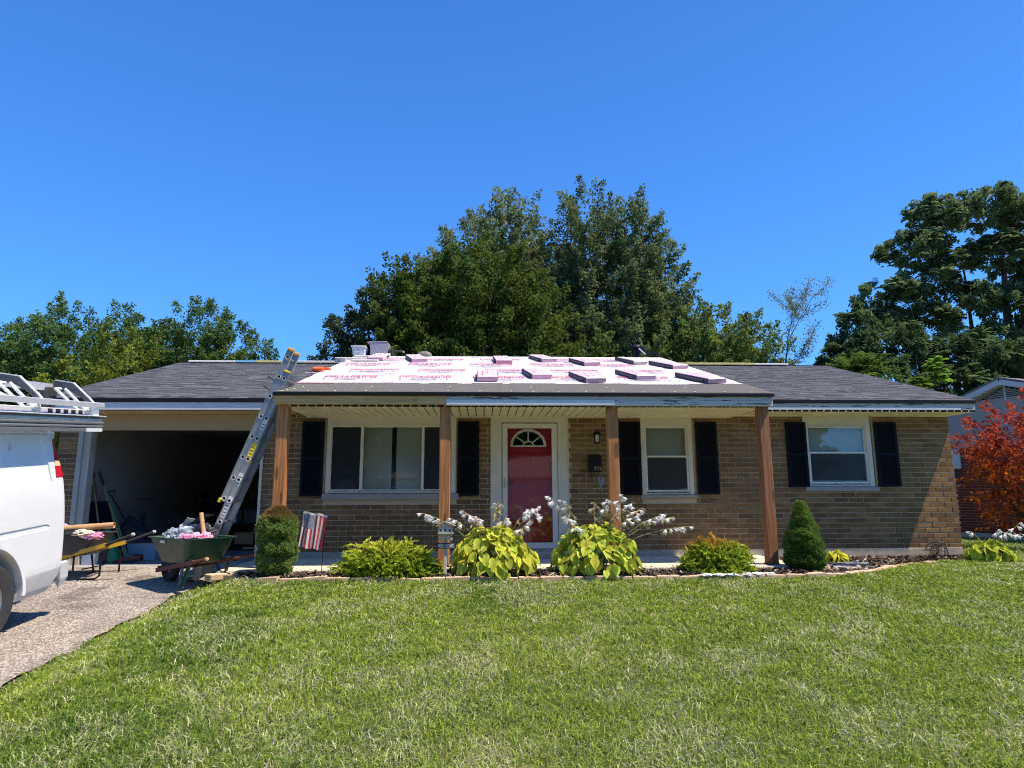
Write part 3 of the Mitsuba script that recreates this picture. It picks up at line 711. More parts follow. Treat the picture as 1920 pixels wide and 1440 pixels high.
share(key(k + '__wrapper'), mikit.ply(join([cbox(-.163, .03, 0, .9, .006, .085, .02), cbox(.031, .165, .03, .93, .006, .075, .02)]), 'mat_grey_wrap'), M)
share(key(k + '__shingle_edges'), BE, M)
# loose boards at the upper left corner of the membrane
k = lab('scrap_boards', 'pale loose boards lying at the top left corner of the membrane', 'boards')
for x0, x1, y, h in ((-2.95, -2.62, 13.75, 0), (-2.8, -2.35, 13.9, .03), (-2.75, -2.2, 13.3, 0)):
    part(k, 'board', tf(cbox(x0, x1, -.08, .08, 0, .035, .004), mat4((0, y, zP(y) + .014 + h), (1, 0, 0), (0, .957, .291), (0, -.291, .957))), 'mat_grey_wrap')
part(k, 'block', tf(cbox(-.12, .1, -.05, .05, 0, .09, .006), onroof(-2.93, 13.2)), 'mat_grey_wrap')
# bins on the ridge
k = lab('clear_bin', 'clear plastic storage bin with white label standing on the ridge', 'bin')
zb0 = zP(14.6) + .01
def taper(x0, x1, y0, y1, z0, z1, t, th=.012):
    b = np.array([[x0 + t, y0 + t, z0], [x1 - t, y0 + t, z0], [x1 - t, y1 - t, z0], [x0 + t, y1 - t, z0], [x0, y0, z1], [x1, y0, z1], [x1, y1, z1], [x0, y1, z1]], float)
    c = b.copy(); ctr = np.array([(x0 + x1)/2, (y0 + y1)/2, 0])
    c[:, :2] = ctr[:2] + (c[:, :2] - ctr[:2])*(1 - 2*th/np.array([x1 - x0, y1 - y0])); c[:4, 2] += th; c[4:, 2] += .02
    return tri(m3.Manifold.hull_points(b) - m3.Manifold.hull_points(c))
part(k, 'tub', taper(-3.0, -2.70, 14.5, 14.86, zb0, zb0 + .21, .03), 'mat_clear_bin')
part(k, 'rim', frame(-3.015, -2.685, zb0 + .20, zb0 + .22, .001, 14.48, 14.88) if False else join([cbox(-3.015, -2.685, 14.485, 14.50, zb0 + .195, zb0 + .225, .003), cbox(-3.015, -3.0, 14.50, 14.87, zb0 + .195, zb0 + .225, .003), cbox(-2.70, -2.685, 14.50, 14.87, zb0 + .195, zb0 + .225, .003)]), 'mat_grey_wrap')
part(k, 'contents', cbox(-2.95, -2.75, 14.54, 14.82, zb0 + .015, zb0 + .12, .02), 'mat_pink_side')
part(k, 'label', tf(box(-.05, .05, -.0005, .0005, -.014, .014), mat4((-2.85, 14.510, zb0 + .09), (1, 0, 0), (0, 1, -.15), (0, .15, 1))), 'mat_sticker_white')
k = lab('grey_bin', 'grey upright bin behind the pink bundle on the ridge', 'bin')
part(k, 'tub', taper(-2.62, -2.20, 14.66, 15.0, zb0 - .03, zb0 + .33, .02), 'mat_grey_bin')
part(k, 'lid', tf(cbox(-.23, .23, -.18, .18, 0, .02, .006), mat4((-2.46, 14.83, zb0 + .335), (.98, 0, .05), (0, 1, 0), (-.05, 0, 1))), 'mat_grey_bin')
part(k, 'side_pocket', cbox(-2.20, -2.10, 14.68, 14.95, zb0 - .02, zb0 + .20, .02), 'mat_tray_black')
k = lab('roofing_tool', 'dark roofing tool with pale handle tip lying on the ridge beside the grey bin', 'tool')
part(k, 'handle', tube([(-2.12, 14.66, zb0 + .13), (-1.92, 14.62, zb0 + .13), (-1.86, 14.61, zb0 + .11)], [.022, .02, .016]), 'mat_tray_black')
part(k, 'tip', tube([(-1.86, 14.61, zb0 + .11), (-1.82, 14.60, zb0 + .095)], .02), 'mat_pale_wood')
k = lab('tool_bag', 'dark low tool bag on the ridge behind the second pink bundle', 'bag')
v = trimesh.creation.icosphere(3, 1.0); vv = np.array(v.vertices)*[.17, .13, .10]; vv += .02*(meshkit.fbm(vv*9, 3)[:, None] - .5)
put(k + '__body', (vv + [-1.36, 14.62, zb0 + .02], np.array(v.faces)), 'mat_weathered', True)
part(k, 'strap', tube([(-1.5, 14.6, zb0 + .05), (-1.36, 14.6, zb0 + .16), (-1.22, 14.6, zb0 + .05)], .01, 6), 'mat_dark')
k = lab('orange_tool', 'orange tool lying on the left edge of the membrane', 'tool')
M = onroof(-2.94, 11.45, 0, 1.3)
part(k, 'body', tf(cbox(-.05, .05, -.10, .10, 0, .08, .02), M), 'mat_orange_red'); part(k, 'grip', tf(tube([(0, .10, .04), (.02, .18, .05), (.04, .22, .03)], [.025, .024, .018]), M), 'mat_orange_red'); part(k, 'cord', tf(tube([(.05, -.1, .02), (.25, -.2, .01), (.4, -.1, .01)], .008, 6), M), 'mat_dark')
k = lab('utility_knife', 'small thin blade tool lying on the lower left edge of the membrane', 'tool')
part(k, 'body', tf(cbox(-.02, .02, -.09, .09, 0, .02, .004), onroof(-2.98, 11.1, 0, 1.2)), 'mat_pink_side')
# roof vents
k = lab('roof_vent', 'black mushroom roof vent behind the ridge', 'vent')
part(k, 'pipe', lathe([(.10, 0), (.10, .36), (0, .36)], 20, mat4((3.6, 14.95, 4.0), (1, 0, 0), (0, 1, 0), (0, 0, 1))), 'mat_black_metal', 40)
part(k, 'hood', lathe([(.0, .50), (.08, .495), (.15, .46), (.17, .42), (.17, .40), (.12, .36), (0, .36)], 24, mat4((3.6, 14.95, 4.0), (1, 0, 0), (0, 1, 0), (0, 0, 1))), 'mat_black_metal', 40)
k = lab('roof_bracket', 'black folded roof bracket lying beside the mushroom vent', 'bracket')
part(k, 'arm', join([bar((3.62, 14.72, 4.42), (3.86, 14.74, 4.18), .03, .05), bar((3.80, 14.76, 4.30), (4.08, 14.78, 4.20), .05, .09), bar((3.98, 14.76, 4.28), (4.14, 14.78, 4.12), .04, .06)]), 'mat_black_metal')
part(k, 'strut', bar((3.60, 14.70, 4.36), (3.76, 14.72, 4.22), .012, .03), 'mat_alu_bright')

# ------------------------------------------------------------------ extension ladder
k = lab('extension_ladder', 'grey aluminium extension ladder with orange end caps leaning on the porch roof', 'ladder')
u = np.array([math.cos(math.radians(69.2)), 0, math.sin(math.radians(69.2))]); wv = np.array([-u[2], 0, u[0]])
Fp = np.array([-3.005, 0, 2.40])                         # a point of the fly section's centre line
Bp = Fp - wv*.088
def lad(sec, s0, s1, y0, y1, name):
    for i, y in enumerate((y0, y1)):
        sg_ = -1 if i == 0 else 1
        ms = [tf(box(-.042, .042, -.003, .003, s0, s1), mat4(sec + [0, y, 0], wv, (0, 1, 0), u))]
        for o in (-.042, .042):
            ms.append(tf(cbox(o - .005, o + .005, -.003 if sg_ > 0 else -.028, .028 if sg_ > 0 else .003, s0, s1, .002), mat4(sec + [0, y - sg_*.013, 0], wv, (0, 1, 0), u)))
        part(k, name + '_rail', join(ms), 'mat_aluminium')
    n0 = math.ceil((s0 + .05)/.302); n1 = math.floor((s1 - .05)/.302)
    for n in range(n0, n1 + 1):
        c = sec + u*(n*.302 - .03)
        part(k, name + '_rung', tube([c + [0, y0 - .012, 0], c + [0, y1 + .012, 0]], .017, 10), 'mat_aluminium')
        part(k, 'rung_bore', tf(tri(m3.Manifold.cylinder(.004, .021, .021, 14)), mat4(c + [0, y0 - .0085, 0], u, wv, (0, -1, 0))), 'mat_dark_gap')
        part(k, 'rung_end', tf(tri(m3.Manifold.cylinder(.014, .030, .030, 20) - m3.Manifold.cylinder(.03, .021, .021, 16).translate([0.004, 0.0, -.005])), mat4(c + [0, y0 - .004, 0], u, wv, (0, -1, 0))), 'mat_alu_bright')
lad(Fp, -1.58, .70, 9.21, 9.50, 'fly')
lad(Bp, -2.68, .38, 9.18, 9.53, 'base')
for y in (9.21, 9.50):
    part(k, 'end_cap', tf(cbox(-.046, .046, -.033, .033, .675, .715, .008), mat4(Fp + [0, y, 0], wv, (0, 1, 0), u)), 'mat_orange')
part(k, 'rung_lock', tf(cbox(.03, .062, -.03, .03, -1.61, -1.55, .006), mat4(Fp + [0, 9.20, 0], wv, (0, 1, 0), u)), 'mat_sticker_yellow')
part(k, 'base_cap', tf(cbox(-.045, .045, -.03, .03, .37, .395, .004), mat4(Bp + [0, 9.18, 0], wv, (0, 1, 0), u)), 'mat_sticker_yellow')
for s0, s1, mt, sec, nm in ((-.98, -.70, 'mat_sticker_yellow', Bp, 'warning_sticker'), (-.50, -.36, 'mat_sticker_white', Bp, 'white_sticker'), (-1.32, -1.14, 'mat_sticker_white', Bp, 'white_sticker'), (-1.78, -1.48, 'mat_sticker_white', Bp, 'white_sticker')):
    q = part(k, nm, tf(box(-.032, .032, -.0015, .0015, s0, s1), mat4(sec + [0, 9.1755, 0], wv, (0, 1, 0), u)), mt)
    ms = [tf(box(-.024, .024, -.0008, .0008, s0 + (i + .6)*.045, s0 + (i + .6)*.045 + .012), mat4(sec + [0, 9.1735, 0], wv, (0, 1, 0), u)) for i in range(int((s1 - s0)/.05))]
    part(q, 'print', join(ms), 'mat_label_dark')
for y in (9.18, 9.53):
    part(k, 'foot', tf(cbox(-.05, .05, -.04, .04, -2.72, -2.66, .008), mat4(Bp + [0, y, 0], wv, (0, 1, 0), u)), 'mat_rubber')
for s in (.05, .2):
    part(k, 'hook', tube([Fp + u*s + wv*.04 + [0, 9.22, 0], Fp + u*(s + .03) + wv*.16 + [0, 9.22, 0]], .008, 5), 'mat_black_metal')

# ------------------------------------------------------------------ van, seen at its rear right corner
VO = np.array([-5.57, 6.50, float(zdrive(6.50)) + .012]); tl = math.atan(.09)
VM = mat4(VO, (1, 0, 0), (0, math.cos(tl), math.sin(tl)), (0, -math.sin(tl), math.cos(tl)))
k = lab('work_van', 'white work van with roof rack parked on the drive, rear toward the garage', 'van')
def outline(hw, yr, yf, r, n=8):
    pts = []
    for cx, cy, a0 in ((hw - r, yr - r, 0), (-hw + r, yr - r, 90), (-hw + r, yf + r, 180), (hw - r, yf + r, 270)):
        for t in np.linspace(0, 90, n): a = math.radians(a0 + t); pts.append((cx + r*math.cos(a), cy + r*math.sin(a)))
    return np.array(pts)
VH = [(.36, .955, 1.02, -4.3, .12), (.45, .985, 1.09, -4.4, .12), (.62, 1.0, 1.12, -4.45, .12), (1.0, 1.0, 1.13, -4.45, .12), (1.2, .995, 1.125, -4.4, .12), (1.45, .975, 1.115, -3.6, .12), (1.65, .945, 1.075, -3.2, .12), (1.85, .915, 1.01, -2.9, .12), (2.0, .89, .95, -2.7, .13), (2.07, .85, .88, -2.6, .15), (2.12, .66, .6, -2.4, .2)]
def loft(H_, grow=0.0):
    R_ = [np.c_[outline(h[1] + grow, h[2] + grow, h[3] - grow, h[4] + grow), np.full(32, h[0])] for h in H_]
    n = 32; V = np.vstack(R_); F = []
    for i in range(len(R_) - 1):
        for j in range(n):
            q = (j + 1) % n; F += [[i*n + j, i*n + q, (i+1)*n + q], [i*n + j, (i+1)*n + q, (i+1)*n + j]]
    for e, s_ in ((0, -1), (len(R_) - 1, 1)):
        c = len(V); V = np.vstack([V, R_[e].mean(0)[None]])
        for j in range(n):
            q = (j + 1) % n; F.append([c, e*n + j, e*n + q] if s_ > 0 else [c, e*n + q, e*n + j])
    return V, np.array(F)
def dense(H_, n):
    z = np.array([h[0] for h in H_]); zz = np.linspace(z[0], z[-1], n)
    from scipy.interpolate import PchipInterpolator as PI
    return [(a,) + tuple(float(PI(z, [h[i] for h in H_])(a)) for i in range(1, 5)) for a in zz]
def mani(m): return m3.Manifold(m3.Mesh(np.asarray(m[0], np.float32), np.asarray(m[1], np.uint32)))
body = mani(loft(dense(VH, 40)))
arch = m3.Manifold.cylinder(3.0, .50, .50, 48).rotate([0, 90, 0]).translate([-1.5, -.06, .40])
arch2 = m3.Manifold.cylinder(3.0, .48, .48, 48).rotate([0, 90, 0]).translate([-1.5, -3.45, .40])
inner = m3.Manifold.cube([1.5, 5.4, .6], True).translate([0, -1.7, .30])
lampcut = m3.Manifold.cube([.30, .30, .42], True).translate([.98, 1.06, 1.70])
# pressed panel and crease: shallow cuts
def slab_cut(z0, z1, y0, y1, d, r=.06):
    def hwz(z): return float(np.interp(z, [h[0] for h in VH], [h[1] for h in VH]))
    pts = [(hwz(z) - d + o, y, z) for z, o in ((z0, 0), (z1, 0)) for y in (y0, y1)]
    out = []
    for z in np.linspace(z0, z1, 10):
        q = min(1, (z - z0)/.06, (z1 - z)/.06); e = .06*(1 - math.sqrt(max(0, 1 - (1 - q)**2)))
        for y in (y0 + e, y1 - e - (z - z0)*.18): out += [(hwz(z) - d, y, z), (hwz(z) + .05, y, z)]
    return m3.Manifold.hull_points(np.array(out))
body = body - arch - arch2 - inner - lampcut - slab_cut(1.40, 1.90, -.95, .86, .016) - slab_cut(1.40, 1.90, -2.6, -1.0, .016) - slab_cut(.96, 1.02, -2.2, .82, .010)
put(k + '__body', tf(tri(body), VM), 'mat_van_white', 32)
low = mani(loft([(.30, .93, 1.0, -4.2, .14), (.36, .962, 1.05, -4.3, .14), (.52, .998, 1.118, -4.4, .14), (.545, .994, 1.114, -4.4, .14)], .004)) - arch - arch2 - mani(box(-.9, .9, -5, 1.0, .2, .7)) - m3.Manifold.cube([3, .3, 1], True).translate([0, 1.16, .5])
part(k, 'lower_panel', tf(tri(low), VM), 'mat_van_lower', 32)
flare = (m3.Manifold.cylinder(2.012, .545, .545, 48) - m3.Manifold.cylinder(3.0, .502, .502, 48).translate([0, 0, -.5])).rotate([0, 90, 0]).translate([-1.006, -.06, .40]) ^ m3.Manifold.cube([3, 3, 1.2], True).translate([0, 0, .96])
part(k, 'arch_flare', tf(tri(flare ^ m3.Manifold.cube([.03, 3, 3], True).translate([.997, 0, .9])), VM), 'mat_van_white')
part(k, 'wheel_well', tf(join([tri(m3.Manifold.cylinder(1.5, .505, .505, 32).rotate([0, 90, 0]).translate([-.75, 0, .40]) - m3.Manifold.cylinder(1.6, .495, .495, 32).rotate([0, 90, 0]).translate([-.70, 0, .40])), box(-.9, .9, -4.2, .95, .32, .36)]), VM), 'mat_dark')
lampv = mani(loft(dense(VH, 40), .006)) ^ m3.Manifold.cube([.30, .295, .415], True).translate([.98, 1.06, 1.70])
for z0, z1, mt, nm in ((1.50, 1.615, 'mat_tail_red', 'tail_light'), (1.617, 1.68, 'mat_tail_amber', 'indicator_light'), (1.682, 1.90, 'mat_tail_red', 'tail_light')):
    part(k, nm, tf(tri(lampv ^ m3.Manifold.cube([2, 2, z1 - z0], True).translate([1, 1, (z0 + z1)/2])), VM), mt, 32)
bump_ = m3.Manifold.hull_points(np.array([(x, y, z) for x, y in ((-.93, .98), (-.93, 1.14), (.93, .98), (.90, 1.16)) for z in (.36, .56)] + [(.985, 1.0, .40), (.985, 1.04, .55)]))
part(k, 'rear_bumper', tf(tri(bump_), VM), 'mat_van_grey')
part(k, 'bumper_cap', tf(tri(m3.Manifold.hull_points(np.array([(x, y, z) for x, y in ((.93, 1.02), (1.0, 1.02), (.99, 1.17), (.93, 1.20)) for z in (.40, .565)] + [(.97, 1.04, .30), (.96, 1.14, .33)]))), VM), 'mat_van_lower')
for wy in (.05, -3.45):
    for sx in (1, -1):
        w = k + '__wheel' ; w = key(w)
        X0 = .96*sx; Mw = VM @ mat4((X0, wy, .37), (0, 0, 1), (0, sx, 0), (-sx, 0, 0))
        put(w, tf(lathe([(.20, .01), (.24, .0), (.34, .0), (.365, .02), (.37, .05), (.37, .19), (.35, .23), (.2, .23)], 40), Mw), 'mat_rubber', 35)
        part(w, 'rim', tf(lathe([(.0, .03), (.07, .015), (.09, .06), (.15, .07), (.19, .02), (.21, .01), (.21, .2)], 32), Mw), 'mat_rim', 30)
        part(w, 'tread', tf(join([tf(cbox(-.004, .004, -.0, .0 + .016, .05, .19, .002), mat4((.362*math.cos(a), .362*math.sin(a), 0), (math.cos(a), math.sin(a), 0), (-math.sin(a), math.cos(a), 0), (0, 0, 1))) for a in np.arange(0, 2*np.pi, .13)]), Mw), 'mat_rubber')
part(k, 'drip_rail', tf(cbox(.88, .91, -2.6, .82, 1.955, 1.97, .003), VM), 'mat_van_lower')
part(k, 'side_marker', tf(bar((.922, .28, 1.80), (.912, .30, 1.86), .008, .02), VM), 'mat_grey_wrap')
part(k, 'roof_edge', tf(cbox(.80, .88, .94, 1.01, 1.90, 1.99, .02), VM), 'mat_sticker_white')
VB = VM; VM = VB @ mat4((0, -.10, 0), (1, 0, 0), (0, 1, 0), (0, 0, 1))     # the rack's own frame
# roof rack (its rails, clamps and the ladder box)
rk = key(k + '__roof_rack')
def RB(x0, x1, z0, z1, y1=1.62, y0=-2.6, c=.006): return tf(cbox(x0, x1, y0, y1, z0, z1, c), VM)
put(rk, join([RB(1.06, 1.10, 1.985, 2.03, 1.60), RB(1.075, 1.105, 2.035, 2.06, 1.60), RB(1.065, 1.10, 2.075, 2.10, 1.63), RB(1.03, 1.06, 2.0, 2.16, 1.60)]), 'mat_aluminium')
part(rk, 'side_strip', RB(1.061, 1.092, 2.105, 2.135, 1.605), 'mat_ridge_yellow' if False else 'mat_grey_wrap')
part(rk, 'top_flange', RB(1.02, 1.12, 2.16, 2.172, 1.64), 'mat_alu_bright')
part(rk, 'slotted_panel', join([RB(.96, .98, 2.172, 2.24, 1.52)] ), 'mat_van_lower')
for i in range(5):
    part(rk, 'slot', tf(box(.9805, .986, .80 + i*.13, .87 + i*.13, 2.185, 2.23), VM), 'mat_navy')
part(rk, 'label', tf(box(1.1005, 1.103, 1.28, 1.58, 1.988, 2.028), VM), 'mat_sticker_white')
part(rk, 'near_rail', RB(1.04, 1.09, 2.265, 2.325, 1.64), 'mat_alu_bright')
part(rk, 'end_bracket', RB(.97, 1.05, 2.172, 2.25, 1.60, 1.48), 'mat_sticker_white')
part(rk, 'far_rail', tf(bar((.55, -2.6, 2.50), (.55, 1.50, 2.50), .05, .085), VM), 'mat_alu_bright')
for y in (-1.4, .62, 1.50):
    c = key(rk[:rk.rindex('__')] + '__rack_clamp')
    prof = sg.Polygon([(.52, 2.30), (.50, 2.50), (.60, 2.58), (.80, 2.55), (.99, 2.37), (1.075, 2.27), (1.02, 2.27), (.88, 2.40), (.74, 2.48), (.62, 2.48), (.60, 2.30)])
    put(c, tf(extrude_xz(prof, y - .006, y + .006), VM), 'mat_van_grey')
    part(c, 'edge', tf(join([bar(a, b, .03, .012, (0, 0, 1)) for a, b in (((.60, y, 2.585), (.80, y, 2.555)), ((.80, y, 2.555), (.99, y, 2.375)), ((.99, y, 2.375), (1.08, y, 2.275)))]), VM), 'mat_sticker_white')
    part(c, 'arm', tf(join([tube([(.66, y - .10, 2.48), (.94, y - .10, 2.22)], .018, 8), tube([(.74, y - .05, 2.48), (1.0, y - .05, 2.22)], .018, 8), tube([(.66, y - .10, 2.48), (.66, y, 2.48)], .02, 8)]), VM), 'mat_clear_bin')
    part(c, 'plate', tf(cbox(.52, .60, y - .15, y + .02, 2.26, 2.50, .01), VM), 'mat_tray_black')
    part(c, 'foot', tf(cbox(.90, 1.0, y - .05, y + .06, 2.17, 2.28, .02), VM), 'mat_grey_wrap')
# white roll and cover on the rack
k = lab('roof_crate', 'white moulded crate on the van roof behind the rack clamps', 'crate')
part(k, 'shell', tf(tri(m3.Manifold.hull_points(np.array([(x, y, z) for x in (.45, .95) for y in (-1.3, -.45) for z in (2.20, 2.62)] + [(.5, -.35, 2.3), (.9, -.35, 2.3), (.6, -.6, 2.74), (.85, -.6, 2.74)]))), VM), 'mat_van_white', 25)
part(k, 'strap', tf(tube([(.97, -.5, 2.2), (.97, -.4, 2.5), (.8, -.42, 2.76)], .015, 6), VM), 'mat_sticker_white')
part(k, 'brace', tf(bar((.9, -.4, 2.50), (.95, .28, 2.30), .03, .05), VM), 'mat_sticker_white')

# ------------------------------------------------------------------ wheelbarrows
def tray_mesh(L0, L1, w, z_rim, depth, taper_f=.22, taper_b=.16, lean=.0):
    """open tray: rounded rectangular rim, sloped walls, hollow"""
    def ring(x0, x1, hw, z, r, tilt):
        p = outline(hw, x1, x0, r, 6)          # (x=width, y=length)
        return np.c_[p[:, 1], p[:, 0], z + tilt*(p[:, 1] - (x0 + x1)/2)]
    R_ = [ring(L0, L1, w, z_rim, .10, lean), ring(L0 + .012, L1 - .012, w - .014, z_rim - .012, .10, lean)]
    for q in (.4, .75, .95): R_.append(ring(L0 + taper_f*q, L1 - taper_b*q, w - .09*q, z_rim - depth*q, .11, lean*(1 - q)))
    R_.append(ring(L0 + taper_f + .05, L1 - taper_b - .05, w - .15, z_rim - depth, .08, 0))
    inner_ = [r_ + [0, 0, .006] for r_ in R_[1:]]
    ctr = R_[0].mean(0)
    for r_ in inner_: r_[:, :2] = ctr[:2] + (r_[:, :2] - ctr[:2])*.985
    lip = R_[0].copy(); lip[:, :2] = ctr[:2] + (lip[:, :2] - ctr[:2])*1.035; lip2 = lip + [0, 0, -.012]
    seq = list(reversed(R_[1:])) + [lip2, lip, R_[0]] + inner_
    n = len(R_[0]); V = np.vstack(seq); F = []
    for i in range(len(seq) - 1):
        for j in range(n):
            q = (j + 1) % n; F += [[i*n + j, i*n + q, (i+1)*n + q], [i*n + j, (i+1)*n + q, (i+1)*n + j]]
    for e in (0, len(seq) - 1):
        c = len(V); V = np.vstack([V, seq[e].mean(0)[None]])
        for j in range(n): q = (j + 1) % n; F.append([c, e*n + j, e*n + q] if e else [c, e*n + q, e*n + j])
    return fixn((V, np.array(F)))
def barrow(name, label, o, ang, tray_m, handle_m, grip_m, leg_m, grip_len, tray, leg_u=False, zt=0.0, wheel_r=.19, hz=(.14, .30, .38)):
    k = lab(key(name), label, 'wheelbarrow'); M = mat4((o[0], o[1], float(gz(o[0], o[1])) + .015 + zt), (math.cos(ang), math.sin(ang), 0), (-math.sin(ang), math.cos(ang), 0), (0, 0, 1))
    part(k, 'tray', tf(tray_mesh(*tray), M), tray_m, 40)
    for s in (-1, 1):
        a, b, c = np.array([-.22, s*.10, hz[0]]), np.array([.86, s*.27, hz[1]]), np.array([1.32, s*.33, hz[2]])
        part(k, 'handle', tf(bar(a, b + (c - b)*.25, .036, .055), M), handle_m)
        part(k, 'grip', tf(tube([b + (c - b)*.25, b + (c - b)*.6, c], [.021, .019, .020], 10), M), grip_m)
        part(k, 'grip_end', tf(tube([c, c + (c - b)*.03/np.linalg.norm(c - b)], [.024, .02], 10), M), 'mat_pale_wood' if handle_m == 'mat_red_wood' else 'mat_grey_wrap')
        if leg_u:
            part(k, 'leg', tf(tube([(.55, s*.22, .32), (.58, s*.27, .03), (.66, s*.27, .0), (.86, s*.27, .0), (.92, s*.27, .04), (.92, s*.26, .34)], .013, 8), M), leg_m)
        else:
            part(k, 'leg', tf(join([bar((.62, s*.21, .34), (.70, s*.29, 0), .012, .05, (1, 0, 0)), bar((.86, s*.25, .34), (.74, s*.29, 0), .05, .010, (1, 0, 0)), cbox(.67, .77, s*.29 - .03, s*.29 + .03, -.004, .008, .003)]), M), leg_m)
    part(k, 'cross_brace', tf(bar((.70, -.28, .13), (.70, .28, .13), .03, .012), M), leg_m)
    part(k, 'front_brace', tf(join([bar((-.20, -.1, .17), (-.20, .1, .17), .02, .05), bar((.1, -.16, .21), (.1, .16, .21), .03, .03)]), M), handle_m)
    w = part(k, 'wheel', tf(lathe([(.09, -.03), (wheel_r - .03, -.045), (wheel_r, -.03), (wheel_r + .004, 0), (wheel_r, .03), (wheel_r - .03, .045), (.09, .03)], 28), M @ mat4((-.06, 0, wheel_r), (1, 0, 0), (0, 0, -1), (0, 1, 0))), 'mat_rubber', 35)
    part(w, 'hub', tf(lathe([(0, -.05), (.03, -.05), (.04, -.025), (.1, -.02), (.1, .02), (.04, .025), (.03, .05), (0, .05)], 20), M @ mat4((-.06, 0, wheel_r), (1, 0, 0), (0, 0, -1), (0, 1, 0))), leg_m)
    return k, M
ang1 = math.atan2(-.60, .80)
k1, M1 = barrow('green_wheelbarrow', 'dark green wheelbarrow with red wooden handles full of scraps at the edge of the lawn', (-4.16, 9.20), ang1, 'mat_tray_green', 'mat_red_wood', 'mat_red_wood', 'mat_leg_green', .2, (-.10, .92, .34, .60, .33))
part(k1, 'tray_label', tf(tf(box(-.06, .06, -.001, .001, -.018, .018), mat4((.3, -.333, .545), (1, 0, 0), (0, 1, 0), (0, -.22, 1))), M1), 'mat_grey_wrap')
k2, M2 = barrow('yellow_wheelbarrow', 'dark wheelbarrow with yellow handles and black grips standing behind the van', (-6.10, 9.50), .06, 'mat_tray_black', 'mat_yellow', 'mat_rubber', 'mat_black_metal', .3, (-.12, .85, .32, .60, .30), True, hz=(.12, .40, .58))
# contents of the barrows
def crumple(c, s, seed, amp=.5, sub=3, freq=2.2):
    v = trimesh.creation.icosphere(sub, 1.0); p = np.array(v.vertices)
    d = 1 + amp*2*(meshkit.fbm(p*freq + seed, 4, seed) - .5) + amp*.8*(meshkit.fbm(p*freq*3.1 + seed, 2, seed + 3) - .5)
    return p*d[:, None]*np.asarray(s) + np.asarray(c), np.array(v.faces)
def heldin(M, p): return (M @ np.r_[p, 1])[:3]
k = lab('slate_wrap_scraps', 'crumpled blue grey plastic wrap heaped in the green wheelbarrow', 'plastic wrap')
for c, s, sd in (((.25, -.02, .58), (.20, .17, .13), 1), ((.42, -.12, .60), (.13, .12, .10), 2), ((.12, .08, .60), (.15, .13, .11), 3), ((.33, .12, .66), (.16, .12, .09), 4), ((.45, .05, .56), (.12, .13, .1), 9), ((.17, -.15, .58), (.1, .09, .1), 12)):
    part(k, 'fold', tf(crumple(c, s, sd, .75), M1), 'mat_slate_plastic', 25)
def sheet_strip(pts, w, th=.004):
    return join([bar(a, b, w, th, (0.1, .2, 1)) for a, b in zip(pts[:-1], pts[1:])])
part(k, 'strip', tf(sheet_strip([(.05, .05, .60), (.22, .0, .72), (.38, -.02, .83)], .10), M1), 'mat_slate_plastic')
part(k, 'strip', tf(sheet_strip([(.30, .06, .74), (.48, .10, .86), (.60, .12, .88)], .11), M1), 'mat_bucket')
k = lab(key('pink_wrapper_scraps'), 'pink shingle wrapper scraps at the handle end of the green wheelbarrow', 'wrapper')
for c, s, sd in (((.62, -.10, .58), (.12, .11, .07), 5), ((.72, -.02, .57), (.11, .13, .07), 6), ((.58, -.2, .585), (.13, .06, .05), 7)):
    part(k, 'fold', tf(crumple(c, s, sd, .8), M1), 'mat_pink_scrap', 20)
k = lab('dark_wrapper_scraps', 'dark plastic scraps behind the cardboard tube in the green wheelbarrow', 'plastic wrap')
for c, s, sd in (((.50, .10, .62), (.15, .13, .12), 8), ((.40, .16, .64), (.1, .1, .11), 10)):
    part(k, 'fold', tf(crumple(c, s, sd, .7), M1), 'mat_tarp_dark', 25)
def paper_tube(a, b, r):
    m = tri(m3.Manifold.cylinder(np.linalg.norm(np.subtract(b, a)), r, r, 24) - m3.Manifold.cylinder(5, r*.85, r*.85, 24).translate([0, 0, -1]))
    d = unit(np.subtract(b, a)); s_ = unit(np.cross(d, [0, .3, 1])); return tf(m, mat4(a, s_, np.cross(d, s_), d))
k = lab(key('cardboard_tube'), 'tan cardboard tube standing slanted in the green wheelbarrow', 'tube')
put(k, tf(paper_tube((.72, .0, .52), (.54, .02, .90), .026), M1), 'mat_cardboard', 40)
k = lab(key('cardboard_tube'), 'long tan cardboard tube lying across the yellow handled wheelbarrow behind the van', 'tube')
put(k, tf(paper_tube((.0, -.20, .635), (.98, -.12, .70), .042), M2), 'mat_cardboard', 40)
k = lab(key('pink_wrapper_scraps'), 'pink and cream wrapper scraps hanging over the rim of the yellow handled wheelbarrow', 'wrapper')
part(k, 'fold', tf(crumple((.22, -.12, .66), (.14, .1, .08), 21, .8), M2), 'mat_pink_scrap', 20)
part(k, 'fold', tf(crumple((.66, -.27, .60), (.12, .06, .05), 22, .7), M2), 'mat_pale_scrap', 20)
part(k, 'fold', tf(crumple((.82, -.29, .57), (.10, .05, .045), 23, .8), M2), 'mat_pink_scrap', 20)

